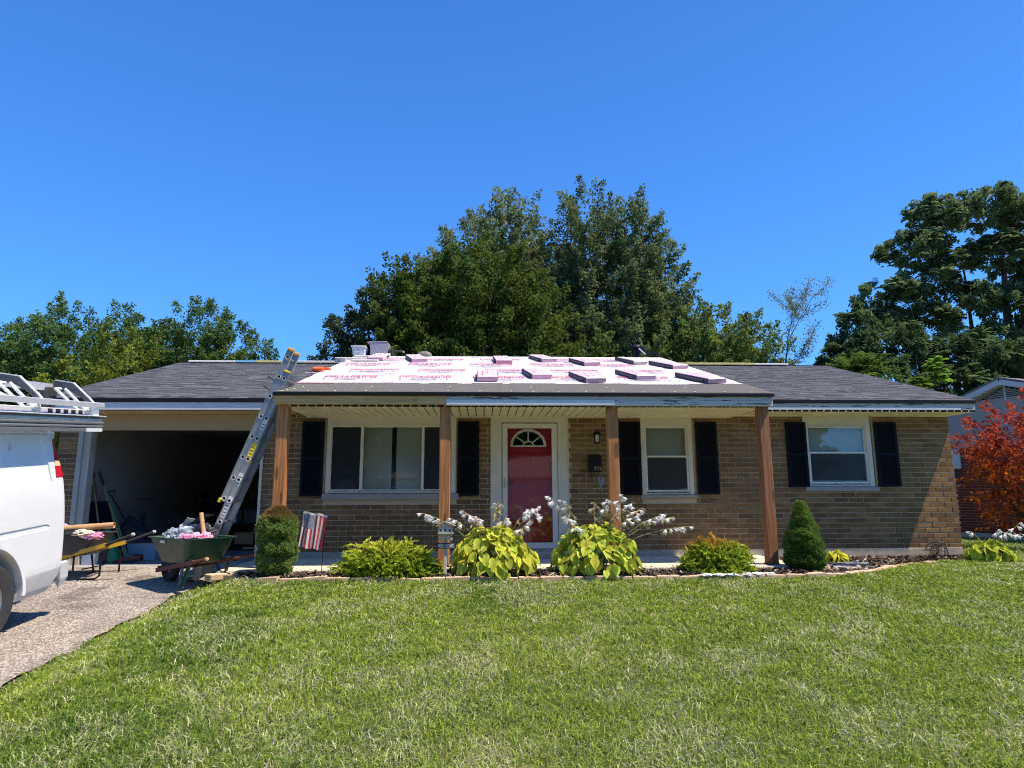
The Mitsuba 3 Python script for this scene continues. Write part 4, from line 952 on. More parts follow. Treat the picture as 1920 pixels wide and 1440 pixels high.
# ------------------------------------------------------------------ in the garage
def pole(name, label, cat, a, b, r, mt, grip=None, gm='mat_tray_black'):
    k = lab(key(name), label, cat); a, b = np.array(a, float), np.array(b, float)
    part(k, 'shaft', tube([a, b], r, 8), mt)
    if grip: part(k, 'grip', tube([b + (a - b)*grip, b], r*1.6, 10), gm)
    return k
k = pole('long_handled_scraper', 'long pale pole with black grip leaning on the garage wall', 'tool', (-5.72, 11.0, -.02), (-6.42, 11.25, 1.40), .013, 'mat_pale_wood', .16)
part(k, 'blade', cbox(-5.80, -5.60, 10.98, 11.02, -.04, .06, .004), 'mat_aluminium')
k = pole('garden_rake', 'reddish rake with pale handle leaning on the garage wall beside the jamb', 'tool', (-6.05, 10.95, -.03), (-6.50, 11.2, 1.33), .013, 'mat_pale_wood')
part(k, 'head', join([bar((-6.52, 11.2, 1.12), (-6.50, 11.2, 1.38), .02, .07)] + [tube([(-6.50, 11.2, 1.34), (-6.44 + i*.03, 11.14, .95)], .006, 5) for i in range(5)]), 'mat_broom_red')
k = pole('push_broom', 'push broom with dark red head standing on the garage floor', 'broom', (-5.60, 10.82, .03), (-6.16, 11.1, 1.05), .012, 'mat_green_bag')
part(k, 'head', tf(cbox(-.22, .22, -.045, .045, -.03, .03, .012), mat4((-5.58, 10.80, .02), (.97, -.1, .2), (.1, 1, 0), (-.2, 0, 1))), 'mat_broom_red')
part(k, 'bristles', tf(cbox(-.21, .21, -.04, .04, -.075, -.03, .004), mat4((-5.58, 10.80, .03), (.97, -.1, .2), (.1, 1, 0), (-.2, 0, 1))), 'mat_dark')
k = pole('shovel', 'dark D handled shovel leaning behind the other tools in the garage', 'shovel', (-5.75, 11.3, .3), (-6.28, 11.45, .98), .014, 'mat_dark')
part(k, 'grip', join([tube([(-6.28, 11.45, .98), (-6.36, 11.45, 1.06)], .012), tube([(-6.28, 11.45, .98), (-6.24, 11.45, 1.10)], .012), tube([(-6.36, 11.45, 1.06), (-6.24, 11.45, 1.10)], .014)]), 'mat_tray_black')
part(k, 'blade', cbox(-5.84, -5.62, 11.27, 11.31, -.04, .30, .02), 'mat_bucket')
k = lab('green_sack', 'tall green plastic sack leaning by the broom in the garage', 'sack')
part(k, 'body', tube([(-5.84, 10.9, -.04), (-5.92, 10.9, .12), (-6.0, 10.9, .35), (-6.05, 10.92, .45)], [.12, .125, .11, .08], 18), 'mat_green_bag', 40)
part(k, 'tie', tube([(-6.03, 10.91, .40), (-6.045, 10.92, .43)], .09, 14), 'mat_dark')
k = lab('storage_tote', 'pale blue storage tote on the garage floor', 'tote')
part(k, 'tub', taper(-5.86, -5.38, 11.25, 11.65, -.04, .24, .03), 'mat_tote'); part(k, 'lid', cbox(-5.88, -5.36, 11.23, 11.67, .235, .265, .008), 'mat_bucket')
k = lab('navy_bucket', 'dark bucket behind the yellow handled wheelbarrow', 'bucket')
part(k, 'pail', lathe([(0, 0), (.125, 0), (.155, .26), (.165, .262), (.165, .28), (.145, .28), (.12, .02), (0, .02)], 24, mat4((-6.02, 10.85, -.04), (1, 0, 0), (0, 1, 0), (0, 0, 1))), 'mat_bucket', 35)
part(k, 'bail', tube([(-6.18, 10.85, .22), (-6.02, 10.72, .10), (-5.86, 10.85, .22)], .005, 5), 'mat_aluminium')
k = lab('cardboard_box', 'small pale printed box beside the garage jamb', 'box')
part(k, 'carton', cbox(-6.20, -6.0, 10.62, 10.74, -.045, .22, .004), 'mat_paper'); part(k, 'lid_flap', tf(box(-.1, .1, 0, .06, -.002, .002), mat4((-6.1, 10.60, .23), (1, 0, 0), (0, .9, .3), (0, -.3, .9))), 'mat_paper')
k = lab('floor_pump', 'dark red T handled floor pump deep in the garage', 'pump')
part(k, 'barrel', tube([(-6.02, 12.0, -.04), (-6.02, 12.0, .70)], .03, 12), 'mat_dark'); part(k, 'handle', join([tube([(-6.02, 12.0, .7), (-6.02, 12.0, .94)], .012), tube([(-6.16, 12.0, .94), (-5.88, 12.0, .94)], .016)]), 'mat_broom_red'); part(k, 'base', cbox(-6.1, -5.94, 11.9, 12.1, -.044, -.02, .006), 'mat_dark')
k = lab('black_bag', 'black rubbish bag slumped on the garage floor', 'bag')
part(k, 'body', crumple((-6.05, 11.75, .25), (.28, .25, .32), 31, .3), 'mat_bucket', True); part(k, 'knot', crumple((-6.1, 11.75, .58), (.06, .06, .08), 32, .5, 2), 'mat_bucket', True)
k = lab('leaning_board', 'dark blue board leaning on the garage wall behind the rakes', 'panel')
part(k, 'sheet', tf(cbox(-.02, .02, 0, .75, 0, .98, .006), mat4((-6.30, 11.0, -.04), (.97, 0, .2), (0, 1, 0), (-.2, 0, .97))), 'mat_navy'); part(k, 'edge_strip', bar((-6.49, 10.99, .9), (-6.295, 10.99, -.03), .02, .03, (0, 1, 0)), 'mat_dark')
k = lab('shelf_unit', 'dark shelf with boxes at the back of the garage', 'shelf')
for z in (.05, .45, .9): part(k, 'shelf_board', cbox(-5.5, -4.2, 13.0, 13.4, z, z + .03, .004), 'mat_dark')
for x in (-5.48, -4.22): part(k, 'upright', cbox(x - .02, x + .02, 13.0, 13.4, -.04, 1.1, .004), 'mat_dark')
for x, mt, w, h, z in ((-5.3, 'mat_tote', .3, .25, .08), (-4.9, 'mat_paper', .26, .22, .48), (-4.5, 'mat_bucket', .28, .24, .48), (-4.6, 'mat_cardboard', .35, .2, .08)):
    q = lab(key('stored_box'), {'mat_tote': 'blue tub on the bottom garage shelf at left', 'mat_paper': 'pale box on the middle garage shelf', 'mat_bucket': 'dark box on the middle garage shelf at right', 'mat_cardboard': 'tan carton on the bottom garage shelf at right'}[mt], 'box')
    part(q, 'carton', cbox(x - w/2, x + w/2, 13.02, 13.3, z, z + h, .006), mt); part(q, 'lid', cbox(x - w/2 - .006, x + w/2 + .006, 13.014, 13.306, z + h, z + h + .015, .003), mt)
k = lab('timber_stack', 'loose pale offcuts on the garage floor behind the ladder', 'timber')
for i in range(9):
    x, y, a = -4.0 + .35*rng.random(), 11.6 + .5*rng.random(), rng.uniform(-1, 1)
    part(k, 'offcut', tf(cbox(-.2, .2, -.03, .03, 0, .03, .003), mat4((x, y, -.035 + i*.022), (math.cos(a), math.sin(a), .25*rng.random()), (-math.sin(a), math.cos(a), 0), (0, 0, 1))), 'mat_pale_wood' if i % 3 == 0 else 'mat_cedar_dark')
# ------------------------------------------------------------------ foliage tools
def leafmesh(C, D, N, L, W, fold=.25, col=None, rg=rng):
    """one folded diamond leaf (2 triangles) at each centre C along D with normal N"""
    D = D/np.linalg.norm(D, axis=1, keepdims=True)
    S = np.cross(D, N); S /= np.linalg.norm(S, axis=1, keepdims=True) + 1e-9
    U = np.cross(S, D)
    L = np.broadcast_to(L, len(C))[:, None]; W = np.broadcast_to(W, len(C))[:, None]
    a, b = C - D*L/2, C + D*L/2
    l, r = C + S*W/2 + U*W*fold, C - S*W/2 + U*W*fold
    v = np.stack([a, r, b, l], 1).reshape(-1, 3); k = np.arange(len(C))*4
    f = np.vstack([np.stack([k, k + 1, k + 2], 1), np.stack([k, k + 2, k + 3], 1)])
    return (v, f), np.repeat(col, 4, 0)
def rdir(n, rg): d = rg.normal(size=(n, 3)); return d/np.linalg.norm(d, axis=1, keepdims=True)
def shade(base, n, rg, amp=.25, yel=0.0):
    c = np.array(base)[None]*rg.uniform(1 - amp, 1 + amp, (n, 1))
    if yel: c = c*(1 + yel*rg.random((n, 1))*np.array([[1.0, .55, -.1]]))
    return np.clip(c, .004, .9)
def crown(lobes, n_shoot, per, base, seed, L=.15, W=.09, shoot=(.7, 1.5), spread=.34, up=.7, yel=.35, inner=.25):
    """broadleaf crown: many leafy shoots spread over and through its lobes"""
    rg = np.random.default_rng(seed)
    lob = np.array(lobes, float); area = (lob[:, 3]*lob[:, 4] + lob[:, 3]*lob[:, 5] + lob[:, 4]*lob[:, 5]); pr = area/area.sum()
    q = rg.choice(len(lob), n_shoot, p=pr); d = rdir(n_shoot, rg)
    d[:, 1] -= .25*rg.random(n_shoot); d /= np.linalg.norm(d, axis=1, keepdims=True)
    rad = np.where(rg.random(n_shoot) < inner, rg.uniform(.35, .85, n_shoot), rg.uniform(.84, 1.02, n_shoot))
    P0 = lob[q, :3] + d*lob[q, 3:6]*rad[:, None]
    ax = d*[1, 1, .7] + [0, 0, up] + rg.normal(0, .28, (n_shoot, 3)); ax /= np.linalg.norm(ax, axis=1, keepdims=True)
    SL = rg.uniform(*shoot, n_shoot)
    tone = rg.uniform(.62, 1.3, n_shoot); hue = rg.random(n_shoot)
    i = np.repeat(np.arange(n_shoot), per); t = rg.random(n_shoot*per)**.8
    sp = spread*(1.25 - .85*t)
    C = P0[i] + ax[i]*(t*SL[i])[:, None] + rdir(len(i), rg)*(sp*rg.random(len(i))**.5)[:, None]
    D = ax[i]*.4 + rdir(len(i), rg) + [0, 0, -.35]
    N = rdir(len(i), rg)*.8 + [0, -.15, .8]
    col = np.array(base)[None]*(tone[i]*rg.uniform(.75, 1.25, len(i)))[:, None]*(1 + yel*hue[i][:, None]*np.array([[.9, .45, -.2]]))
    s = rg.uniform(.7, 1.25, len(i))
    return leafmesh(C, D, N, L*s, W*s, .2, np.clip(col, .004, .8))
def limbs(base, tops, r0, seed, k=.35):
    rg = np.random.default_rng(seed); ms = []
    b = np.array(base, float)
    for tp in tops:
        tp = np.array(tp, float); n = 7; t = np.linspace(0, 1, n)[:, None]
        mid = b + (tp - b)*[k, k, .62]
        p = (1 - t)**2*b + 2*t*(1 - t)*mid + t*t*tp + rg.normal(0, .12, (n, 3))*t*(1 - t)*2
        ms.append(tube(p, r0*(1 - .85*t[:, 0]), 7))
    return join(ms)
def tree(name, label, cat, lobes, ns, per, base, seed, trunk, r0, group=None, tops=None, **kw):
    k = lab(key(name), label, cat, group)
    m, c = crown(lobes, ns, per, base, seed, **kw)
    part(k, 'crown', m, 'mat_leaf', color=c)
    tops = tops or [(l[0], l[1], l[2] + l[5]*.5) for l in lobes]
    part(k, 'trunk', limbs(trunk, tops, r0, seed), 'mat_bark', 40)
    return k
GREEN = (.085, .155, .035)
# left row of maples beyond the garage
ML = dict(L=.135, W=.08, shoot=(.5, .95), up=.65, inner=.35, spread=.38, yel=.2)
tree('maple_tree', 'leftmost green maple behind the garage, cut by the photo edge', 'tree', [(-24.5, 31, 6.6, 3.4, 3, 2.4), (-27, 32, 5.8, 3, 3, 2.8), (-22.3, 31.5, 6.0, 2.2, 2.5, 2.8), (-25, 30.5, 3.6, 3.6, 2.5, 2.8), (-22, 30.4, 2.8, 2.6, 2, 2.4)], 680, 108, (.118, .20, .062), 11, (-24.5, 32, -.2), .3, **ML)
tree('maple_tree', 'green maple with upright shoots in the middle of the left row, above the van rack', 'tree', [(-18.6, 31, 7.2, 2.9, 3, 2.5), (-20.6, 31.5, 5.9, 2.2, 2.5, 2.9), (-16.7, 31.5, 6.1, 1.9, 2.3, 2.8), (-19, 30.4, 3.9, 3.3, 2.4, 2.9)], 680, 108, (.115, .20, .06), 12, (-18.6, 32, -.2), .3, **ML)
tree('maple_tree', 'dark green maple above the garage roof, right end of the left row', 'tree', [(-13.6, 31.5, 7.3, 2.2, 2.6, 2.5), (-12.1, 31.5, 6.2, 1.8, 2, 2.5), (-15.0, 31.3, 5.9, 1.8, 2.2, 2.6), (-13.4, 30.8, 4.1, 2.6, 2.2, 2.6)], 620, 120, (.115, .195, .058), 13, (-13.7, 32, -.2), .3, **ML)
tree('yellowing_tree', 'smaller yellow green tree in front of the left maples', 'tree', [(-15.2, 27.2, 5.0, 1.7, 1.4, 1.9), (-15.9, 27, 3.4, 2.2, 1.4, 2.0)], 220, 80, (.17, .225, .045), 14, (-15.4, 27.5, -.2), .15, up=.4, yel=.35, inner=.35)
tree('yellow_shrub', 'low yellow leaved tree peeking over the garage ridge beside the ladder top', 'tree', [(-11.0, 33.5, 5.9, 1.1, 1.2, 1.2), (-10.2, 33.5, 5.2, .9, 1.1, 1.2), (-10.6, 33.5, 3.4, 1.3, 1.2, 1.8)], 110, 80, (.34, .33, .04), 15, (-10.6, 33.6, -.2), .1, up=.4, yel=.3, shoot=(.4, .9))
# the dark cluster behind the porch
tree('round_dark_tree', 'dark rounded tree at the left end of the central group', 'tree', [(-4.9, 25.5, 6.1, 1.5, 2, 2.1), (-3.7, 25.5, 6.9, 1.5, 2, 2.4), (-5.7, 25.3, 4.6, 1.0, 1.6, 1.9), (-4.6, 25, 3.6, 2.0, 1.6, 2.2)], 560, 100, (.08, .115, .06), 21, (-4.6, 26, -.2), .2, L=.12, W=.085, shoot=(.35, .7), up=.3, yel=.15, inner=.3, spread=.34)
tree('oak_tree', 'broad dark green tree in front of the tall maples, left of centre', 'tree', [(-2.9, 24.6, 7.1, 1.3, 1.8, 2.5), (-1.5, 24.4, 7.0, 1.7, 2, 2.7), (.0, 24, 7.9, 1.8, 2, 2.4), (1.5, 24.2, 6.4, 1.6, 2, 2.6), (.2, 23.6, 4.4, 3.2, 1.8, 2.6), (-2.4, 24, 4.6, 2.2, 1.8, 2.6), (2.3, 24, 4.4, 1.5, 1.6, 2.4)], 1000, 90, (.10, .155, .036), 22, (-.3, 25, -.2), .35, L=.14, W=.095, shoot=(.5, 1.0), up=.45, yel=.3, inner=.3, spread=.4)
tree('tall_maple', 'tall grey green maple with pointed shoots left of the gap in the central group', 'tree', [(1.25, 28, 11.3, 1.0, 1.8, 2.7), (-.2, 28, 10.2, 1.7, 2.0, 2.7), (2.2, 28.3, 9.4, .6, 1.6, 2.6), (3.1, 28.6, 9.8, .75, 1.2, 2.5), (-1.8, 28, 8.8, 1.4, 2, 2.3), (.6, 27.6, 8.4, 2.4, 2, 2.8), (1.4, 27.5, 6.4, 2.2, 2, 3.0)], 900, 85, (.19, .245, .115), 23, (.8, 28.5, -.2), .35, shoot=(.7, 1.4), up=.9, yel=.25, inner=.3, spread=.38)
tree('tall_maple', 'tallest grey green maple right of the gap in the central group', 'tree', [(4.55, 28, 11.9, .95, 1.6, 2.6), (6.7, 28, 11.3, .95, 1.6, 2.5), (5.3, 28, 9.0, 2.3, 2.1, 3.2), (7.5, 28, 9.2, 1.3, 1.9, 2.5), (8.2, 28, 7.2, 1.3, 1.9, 2.4), (5.6, 27.3, 5.8, 2.9, 2.0, 2.9), (4.0, 27.6, 7.0, 1.0, 1.6, 2.6)], 1060, 85, (.165, .225, .10), 24, (5.4, 28.5, -.2), .4, shoot=(.7, 1.4), up=.8, yel=.25, inner=.3, spread=.38, tops=[(4.4, 28, 12.6), (6.3, 28, 12.3), (5.0, 28, 10), (7.6, 28, 9), (3.6, 28, 9.5), (6.6, 27.6, 7)])
tree('spreading_maple', 'lower spreading green maple at the right end of the central group', 'tree', [(9.4, 27, 6.6, 1.7, 1.8, 2.1), (11.2, 27, 5.9, 1.4, 1.7, 2.1), (8.2, 26.6, 5.4, 1.5, 1.6, 2.4), (10.4, 26.5, 4.0, 2.4, 1.6, 2.2), (6.8, 26, 4.4, 1.7, 1.5, 2.0)], 640, 85, (.165, .245, .075), 25, (9.6, 27.5, -.2), .28, shoot=(.6, 1.2), up=.6, yel=.35, inner=.3)
tree('understory_tree', 'small green tree behind the ridge below the tall maples', 'tree', [(3.6, 25.3, 4.4, 1.6, 1.4, 2.0), (5.3, 25.3, 3.8, 1.5, 1.2, 1.9)], 230, 80, (.15, .22, .06), 26, (4.2, 25.8, -.2), .12, up=.6)
# sparse, half bare tree
k = lab('sparse_tree', 'thin half bare grey green tree far behind the right ridge', 'tree')
rg = np.random.default_rng(31); br, tips = [], []
def branch(p, d, L, r, lev):
    n = 6; pts = [p]
    for i in range(n):
        d = unit(d + rg.normal(0, .12, 3) + [0, 0, .03]); pts.append(pts[-1] + d*L/n)
    br.append(tube(pts, np.linspace(r, r*.5, n + 1), 5))
    if lev == 0: tips.extend(pts[1:]); return
    for i in range(4 if lev > 1 else 5):
        j = rg.integers(2, n + 1); a = rg.uniform(0, 2*np.pi)
        branch(pts[j], unit(d*.7 + np.array([math.cos(a), .5*math.sin(a), .25])*.8), L*rg.uniform(.5, .7), r*.45, lev - 1)
branch(np.array([18.9, 40, 1.0]), np.array([.0, 0, 1.0]), 7.4, .17, 3)
branch(np.array([18.7, 40, 4.0]), np.array([-.75, 0, .75]), 4.2, .11, 2)
part(k, 'branches', join(br), 'mat_bark')
tp = np.array(tips); n = len(tp)*24; i = rg.integers(0, len(tp), n); C = tp[i] + rdir(n, rg)*rg.uniform(.05, .5, (n, 1))
m, c = leafmesh(C, rdir(n, rg) + [0, 0, -.7], rdir(n, rg), .17, .07, .1, shade((.22, .26, .14), n, rg, .3))
part(k, 'crown', m, 'mat_leaf', color=c)
# pinnate trees at right
def frond_crown(spots, n_per, base, seed, FL=(.5, .95), lf=.17):
    rg = np.random.default_rng(seed); Cs, Ds, Ns, cols = [], [], [], []
    for (x, y, z, r) in spots:
        nf = int(n_per*rg.uniform(.7, 1.3)); tone = rg.uniform(.7, 1.35)
        a = rg.uniform(0, 2*np.pi, nf); el = rg.uniform(-.1, 1.25, nf); L = rg.uniform(*FL, nf)*r
        d = np.stack([np.cos(a)*np.cos(el), np.sin(a)*np.cos(el), np.sin(el)], 1)
        t = np.linspace(.18, 1, 8)
        P = np.array([x, y, z]) + d[:, None]*(t[None, :, None]*L[:, None, None]); P[..., 2] -= (.30*t**2)[None]*L[:, None]
        tang = d[:, None] + np.array([0, 0, -1.0])*(.6*t)[None, :, None]
        side = np.cross(d, [0, 0, 1.0]); side /= np.linalg.norm(side, axis=1, keepdims=True) + 1e-9
        for s in (-1, 1):
            D = side[:, None]*s + tang*.45 + np.array([0, 0, -.25]); l = lf*(1.1 - .5*np.abs(t - .45))*r
            C = P + D*(l*.5)[None, :, None]
            Cs.append(C.reshape(-1, 3)); Ds.append(D.reshape(-1, 3)); Ns.append(np.tile([0, -.1, 1.0], (C.size//3, 1)) + rg.normal(0, .25, (C.size//3, 3)))
            cols.append(np.array(base)[None]*tone*rg.uniform(.75, 1.25, (C.size//3, 1)))
    C, D, N, col = map(np.vstack, (Cs, Ds, Ns, cols))
    return leafmesh(C, D, N, lf*rg.uniform(.9, 1.3, len(C)), lf*.5, .15, np.clip(col, .004, .8))
def spots_in(lobes, n, seed, rr=(1.0, 1.5), inner=.3):
    rg = np.random.default_rng(seed); lob = np.array(lobes, float); w = lob[:, 3]*lob[:, 5]; q = rg.choice(len(lob), n, p=w/w.sum()); d = rdir(n, rg)
    d[:, 2] = np.where(d[:, 2] < -.5, -d[:, 2], d[:, 2])
    f = np.where(rg.random(n) < inner, rg.uniform(.2, .8, n), rg.uniform(.85, 1.0, n))
    return [tuple(p) + (r,) for p, r in zip(lob[q, :3] + d*lob[q, 3:6]*f[:, None], rg.uniform(*rr, n))]
k = lab('pinnate_tree', 'large dark tree with drooping feathery fronds at the right edge', 'tree')
lob = [(17.2, 26, 9.1, 1.15, 1.2, .75), (18.3, 26, 11.2, .95, 1.2, .75), (19.5, 26, 12.7, .85, 1.2, .8), (22.0, 26, 13.3, 1.3, 1.3, .7), (23.7, 26, 12.5, 1.1, 1.2, .9), (20.2, 26, 11.0, .9, 1.1, .6), (22.1, 26, 11.2, 1.0, 1.2, .7), (24.2, 26, 10.5, 1.0, 1.2, .8),
       (18.8, 26, 8.2, 1.0, 1.1, .6), (20.6, 26, 9.1, .9, 1.1, .6), (22.5, 26, 8.9, 1.0, 1.1, .7), (24.5, 26, 8.3, 1.1, 1.2, .8), (16.6, 26, 8.2, .6, .8, .4), (19.2, 26, 9.9, .7, 1.0, .45), (21.3, 26, 7.3, .9, 1.0, .5), (23.2, 25.8, 6.9, 1.0, 1.0, .6), (25.2, 26, 6.0, 1.2, 1.2, .8)]
m1 = crown(lob, 560, 64, (.155, .225, .105), 41, L=.25, W=.09, shoot=(.2, .5), spread=.36, up=.1, yel=.25, inner=.25)
m2 = frond_crown(spots_in(lob, 170, 42, (.5, .85), .0), 14, (.17, .24, .115), 42, (.5, .9), .2)
part(k, 'crown', join([m1[0], m2[0]]), 'mat_leaf', color=np.vstack([m1[1], m2[1]]))
part(k, 'trunk', join([limbs((22.2, 26, -.3), [(22.5, 26, 12), (23.6, 26, 11)], .36, 43, .1), limbs((20.9, 26, 1.5), [(20.6, 26, 11.0), (18.8, 26, 9.8), (17.6, 26, 8.2)], .17, 44, .25), limbs((22.2, 26, 4), [(24.3, 26, 9.5), (25, 26, 7)], .15, 45)]), 'mat_bark', 40)
k = lab('pinnate_understory', 'lower dark feathery trees behind the right roof end', 'tree')
lob = [(14.25, 24, 7.2, .45, .6, .75), (14.1, 24, 6.0, .9, 1.0, .9), (15.6, 24, 6.8, .8, 1.0, .6), (16.8, 24, 6.2, .9, 1.0, .7), (18.6, 24, 6.1, 1.1, 1.1, .8), (20.6, 24, 5.9, 1.1, 1.1, .7), (22.4, 24, 5.4, 1.2, 1.1, .9), (15.2, 23.7, 4.9, 1.6, 1.1, 1.0), (17.8, 23.7, 4.6, 1.7, 1.1, 1.1), (20.6, 23.7, 4.2, 1.8, 1.1, 1.2), (16.4, 23.5, 3.2, 2.2, 1.0, 1.0), (20.0, 23.5, 2.8, 2.4, 1.0, 1.0)]
m1 = crown(lob, 560, 70, (.10, .165, .075), 46, L=.22, W=.085, shoot=(.25, .55), spread=.36, up=.15, yel=.3, inner=.3)
m2 = frond_crown(spots_in(lob, 160, 47, (.6, 1.0), .0), 14, (.12, .19, .08), 47, (.5, .9), .2)
part(k, 'crown', join([m1[0], m2[0]]), 'mat_leaf', color=np.vstack([m1[1], m2[1]]))
part(k, 'trunk', limbs((17, 24.4, -.2), [(14.3, 24.2, 5), (16, 24.2, 5.4), (19, 24.2, 5), (21.5, 24.2, 4)], .16, 48), 'mat_bark', 40)
k = lab('sunlit_sapling', 'bright yellow green sapling against the dark trees left of the neighbour gable', 'sapling')
sp = [(14.65, 21.2, 4.30, .55), (14.9, 21.2, 4.1, .55), (14.75, 21.2, 4.65, .5), (15.5, 21.4, 5.15, .55), (15.65, 21.4, 4.9, .5), (15.55, 21.4, 5.45, .45)]
m, c = frond_crown(sp, 22, (.22, .36, .05), 49); part(k, 'crown', m, 'mat_leaf', color=c)
part(k, 'stem', join([tube([(14.7, 21.3, -.3), (14.75, 21.3, 2.5), (14.7, 21.2, 4.7)], [.04, .03, .01]), tube([(14.75, 21.3, 2.5), (15.3, 21.3, 4.2), (15.55, 21.4, 5.4)], [.025, .02, .01])]), 'mat_bark')
k = lab('bright_bough_tree', 'small sunlit green feathery tree just behind the right end of the ridge', 'tree')
sp = spots_in([(13.15, 22, 4.9, .55, .7, .45)], 22, 50)
m, c = frond_crown(sp, 12, (.12, .20, .04), 51); part(k, 'crown', m, 'mat_leaf', color=c); part(k, 'stem', limbs((13.3, 22.3, -.3), [(13, 22.2, 5), (13.5, 22.2, 4.9)], .06, 52), 'mat_bark')
k = lab('vent_pole', 'thin dark pole standing behind the right ridge', 'pole')
part(k, 'shaft', tube([(13.3, 24, -.2), (13.3, 24, 6.35)], .05, 8), 'mat_dark'); part(k, 'cap', tube([(13.3, 24, 6.3), (13.3, 24, 6.42)], .075, 8), 'mat_dark')

# ------------------------------------------------------------------ neighbour house at right
NB = lab('neighbour_house', 'neighbour house at right with grey siding gable over red brick', 'house')
P0 = np.array([15.068, 18.0, 0.0]); dn = np.array([.286, -.958, 0]); dn /= np.linalg.norm(dn); nn_ = np.array([dn[1], -dn[0], 0])   # outward, toward the drive side
MN = mat4(P0, dn, -nn_, (0, 0, 1))       # local: x along wall, y into the house, z up
def nb(name, mesh, mt, parent=NB, **kw): return part(parent, name, tf(mesh, MN), mt, **kw)
gab = sg.Polygon([(-6.0, -.25), (6.0, -.25), (6.0, 2.36), (-6.0, 2.36)])
wl = sg.box(-1.9, -.3, 8, 2.36)
nb('brick_wall', extrude_xz(wl, .03, .25), 'mat_mortar')
nb('foundation', box(-1.92, 8.0, .0, .26, -.5, -.17), 'mat_concrete')
bk = []
for r in range(31):
    z = -.165 + r*.0815
    for x in np.arange(-1.9 + (.12 if r % 2 else 0), 2.4, .247): bk.append(box(x, x + .236, .015 + rng.uniform(-.003, .003), .06, z, z + .071))
kindof(nb('brickwork', join(bk), 'mat_nb_brick'), 'stuff')
nb('gable_backing', extrude_xz(sg.Polygon([(-1.9, 2.36), (7, 2.36), (4.6, 3.0), (0, 4.15), (-1.9, 3.68)]), .06, .2), 'mat_nb_siding')
for i in range(17):
    z = 2.34 + i*.105; zz = min(z + .12, 4.1)
    if z > 3.60: break
    xl = max(-1.9, -(4.10 - z)/.165) ; xr = min(7.0, (4.12 - z)/.30 + .2)
    nb('siding_board', tf(cbox(xl, xr, -.009, .009, 0, .122, .003), mat4((0, .045, z), (1, 0, 0), (0, .98, .19), (0, -.19, .98))), 'mat_nb_siding')
# louvred gable vent
nb('gable_vent_backing', extrude_xz(sg.Polygon([(-.98, 3.66), (1.2, 3.66), (0, 4.06)]), .03, .06), 'mat_navy')
for i in range(7):
    z = 3.67 + i*.052; xl = -(4.05 - z)/.41*.98 + .05; xr = (4.05 - z)/.41*1.2 - .05
    if xr - xl < .1: break
    nb('vent_louver', bar((xl, .02, z), (xr, .02, z), .032, .008, (0, .75, .65)), 'mat_nb_siding')
nb('vent_post', cbox(-.02, .02, -.02, .03, 3.64, 4.05, .003), 'mat_nb_trim')
nb('rake_board', bar((-3.1, -.10, 3.16), (0.0, -.10, 4.17), .20, .16, (0, 0, 1)), 'mat_nb_trim')
nb('rake_board', bar((0.002, -.10, 4.168), (3.4, -.10, 3.10), .20, .16, (0, 0, 1)), 'mat_nb_trim')
nb('roof', join([tf(box(0, 3.3, -.22, 9, 0, .05), mat4((-3.13, 0, 3.24), (.951, 0, .309), (0, 1, 0), (-.309, 0, .951))), tf(box(0, 3.6, -.22, 9, 0, .05), mat4((-.0, 0, 4.262), (.953, 0, -.30), (0, 1, 0), (.30, 0, .953)))]), 'mat_nb_roof')
k = nb('window', join([cbox(-1.84, -1.56, -.02, .05, 1.74, 2.33, .006), cbox(-1.84, -1.80, -.01, .06, 1.22, 1.74, .004)]), 'mat_nb_trim')
part(k, 'pane', tf(pane(-1.80, -1.56, 1.28, 1.74, .01), MN), 'mat_glass'); part(k, 'backing', tf(box(-1.82, -1.55, .02, .05, 1.26, 1.76), MN), 'mat_blind_dark')
part(k, 'sill', tf(cbox(-1.86, -1.50, -.05, .06, 1.18, 1.26, .006), MN), 'mat_stone_sill')

# house across the street, behind the camera: only its reflection shows
AC = lab('opposite_house', 'pale house across the street, seen only as a reflection in the storm door', 'house')
part(AC, 'wall', box(-7, 9, -26.2, -26, -.8, 2.2), 'mat_sticker_white'); part(AC, 'roof', extrude_yz(sg.Polygon([(-25.5, 2.2), (-29, 3.9), (-32, 2.2)]), -7.6, 9.6), 'mat_nb_roof')
q = part(AC, 'window', cbox(-2.2, .8, -25.99, -25.9, .2, 1.4, .01), 'mat_nb_trim'); part(q, 'pane', box(-2.1, .7, -25.9, -25.88, .3, 1.3), 'mat_blind_dark')
part(AC, 'garage_door', cbox(4.5, 8, -25.99, -25.93, -.75, 1.5, .02), 'mat_nb_trim')

# trees across the street, behind the camera
m_, c_ = crown([(0, 0, 5, 3.8, 3, 4.2), (1.5, 0, 9, 2.4, 2.4, 2.6)], 420, 36, (.08, .13, .035), 99, L=.55, W=.42, inner=.4)
SP = mikit.ply(m_, 'mat_leaf', color=c_); ST = mikit.ply(tube([(0, 0, -1), (.1, 0, 4), (.4, 0, 8)], [.35, .28, .1], 8), 'mat_bark')
for i, x in enumerate((-24, -16, -8, 0, 8, 16, 24)):
    k = lab(key('street_tree'), ['first', 'second', 'third', 'fourth', 'fifth', 'sixth', 'seventh'][i] + ' tree from the left end of the row across the street behind the viewer', 'tree', 'trees across the street'); Mx = T().translate([x, -33 - 2*(i % 3), -.6]).rotate([0, 0, 1], 50*i).scale(1.35 + .12*(i % 3))
    share(k + '__crown', SP, Mx); share(k + '__trunk', ST, Mx)

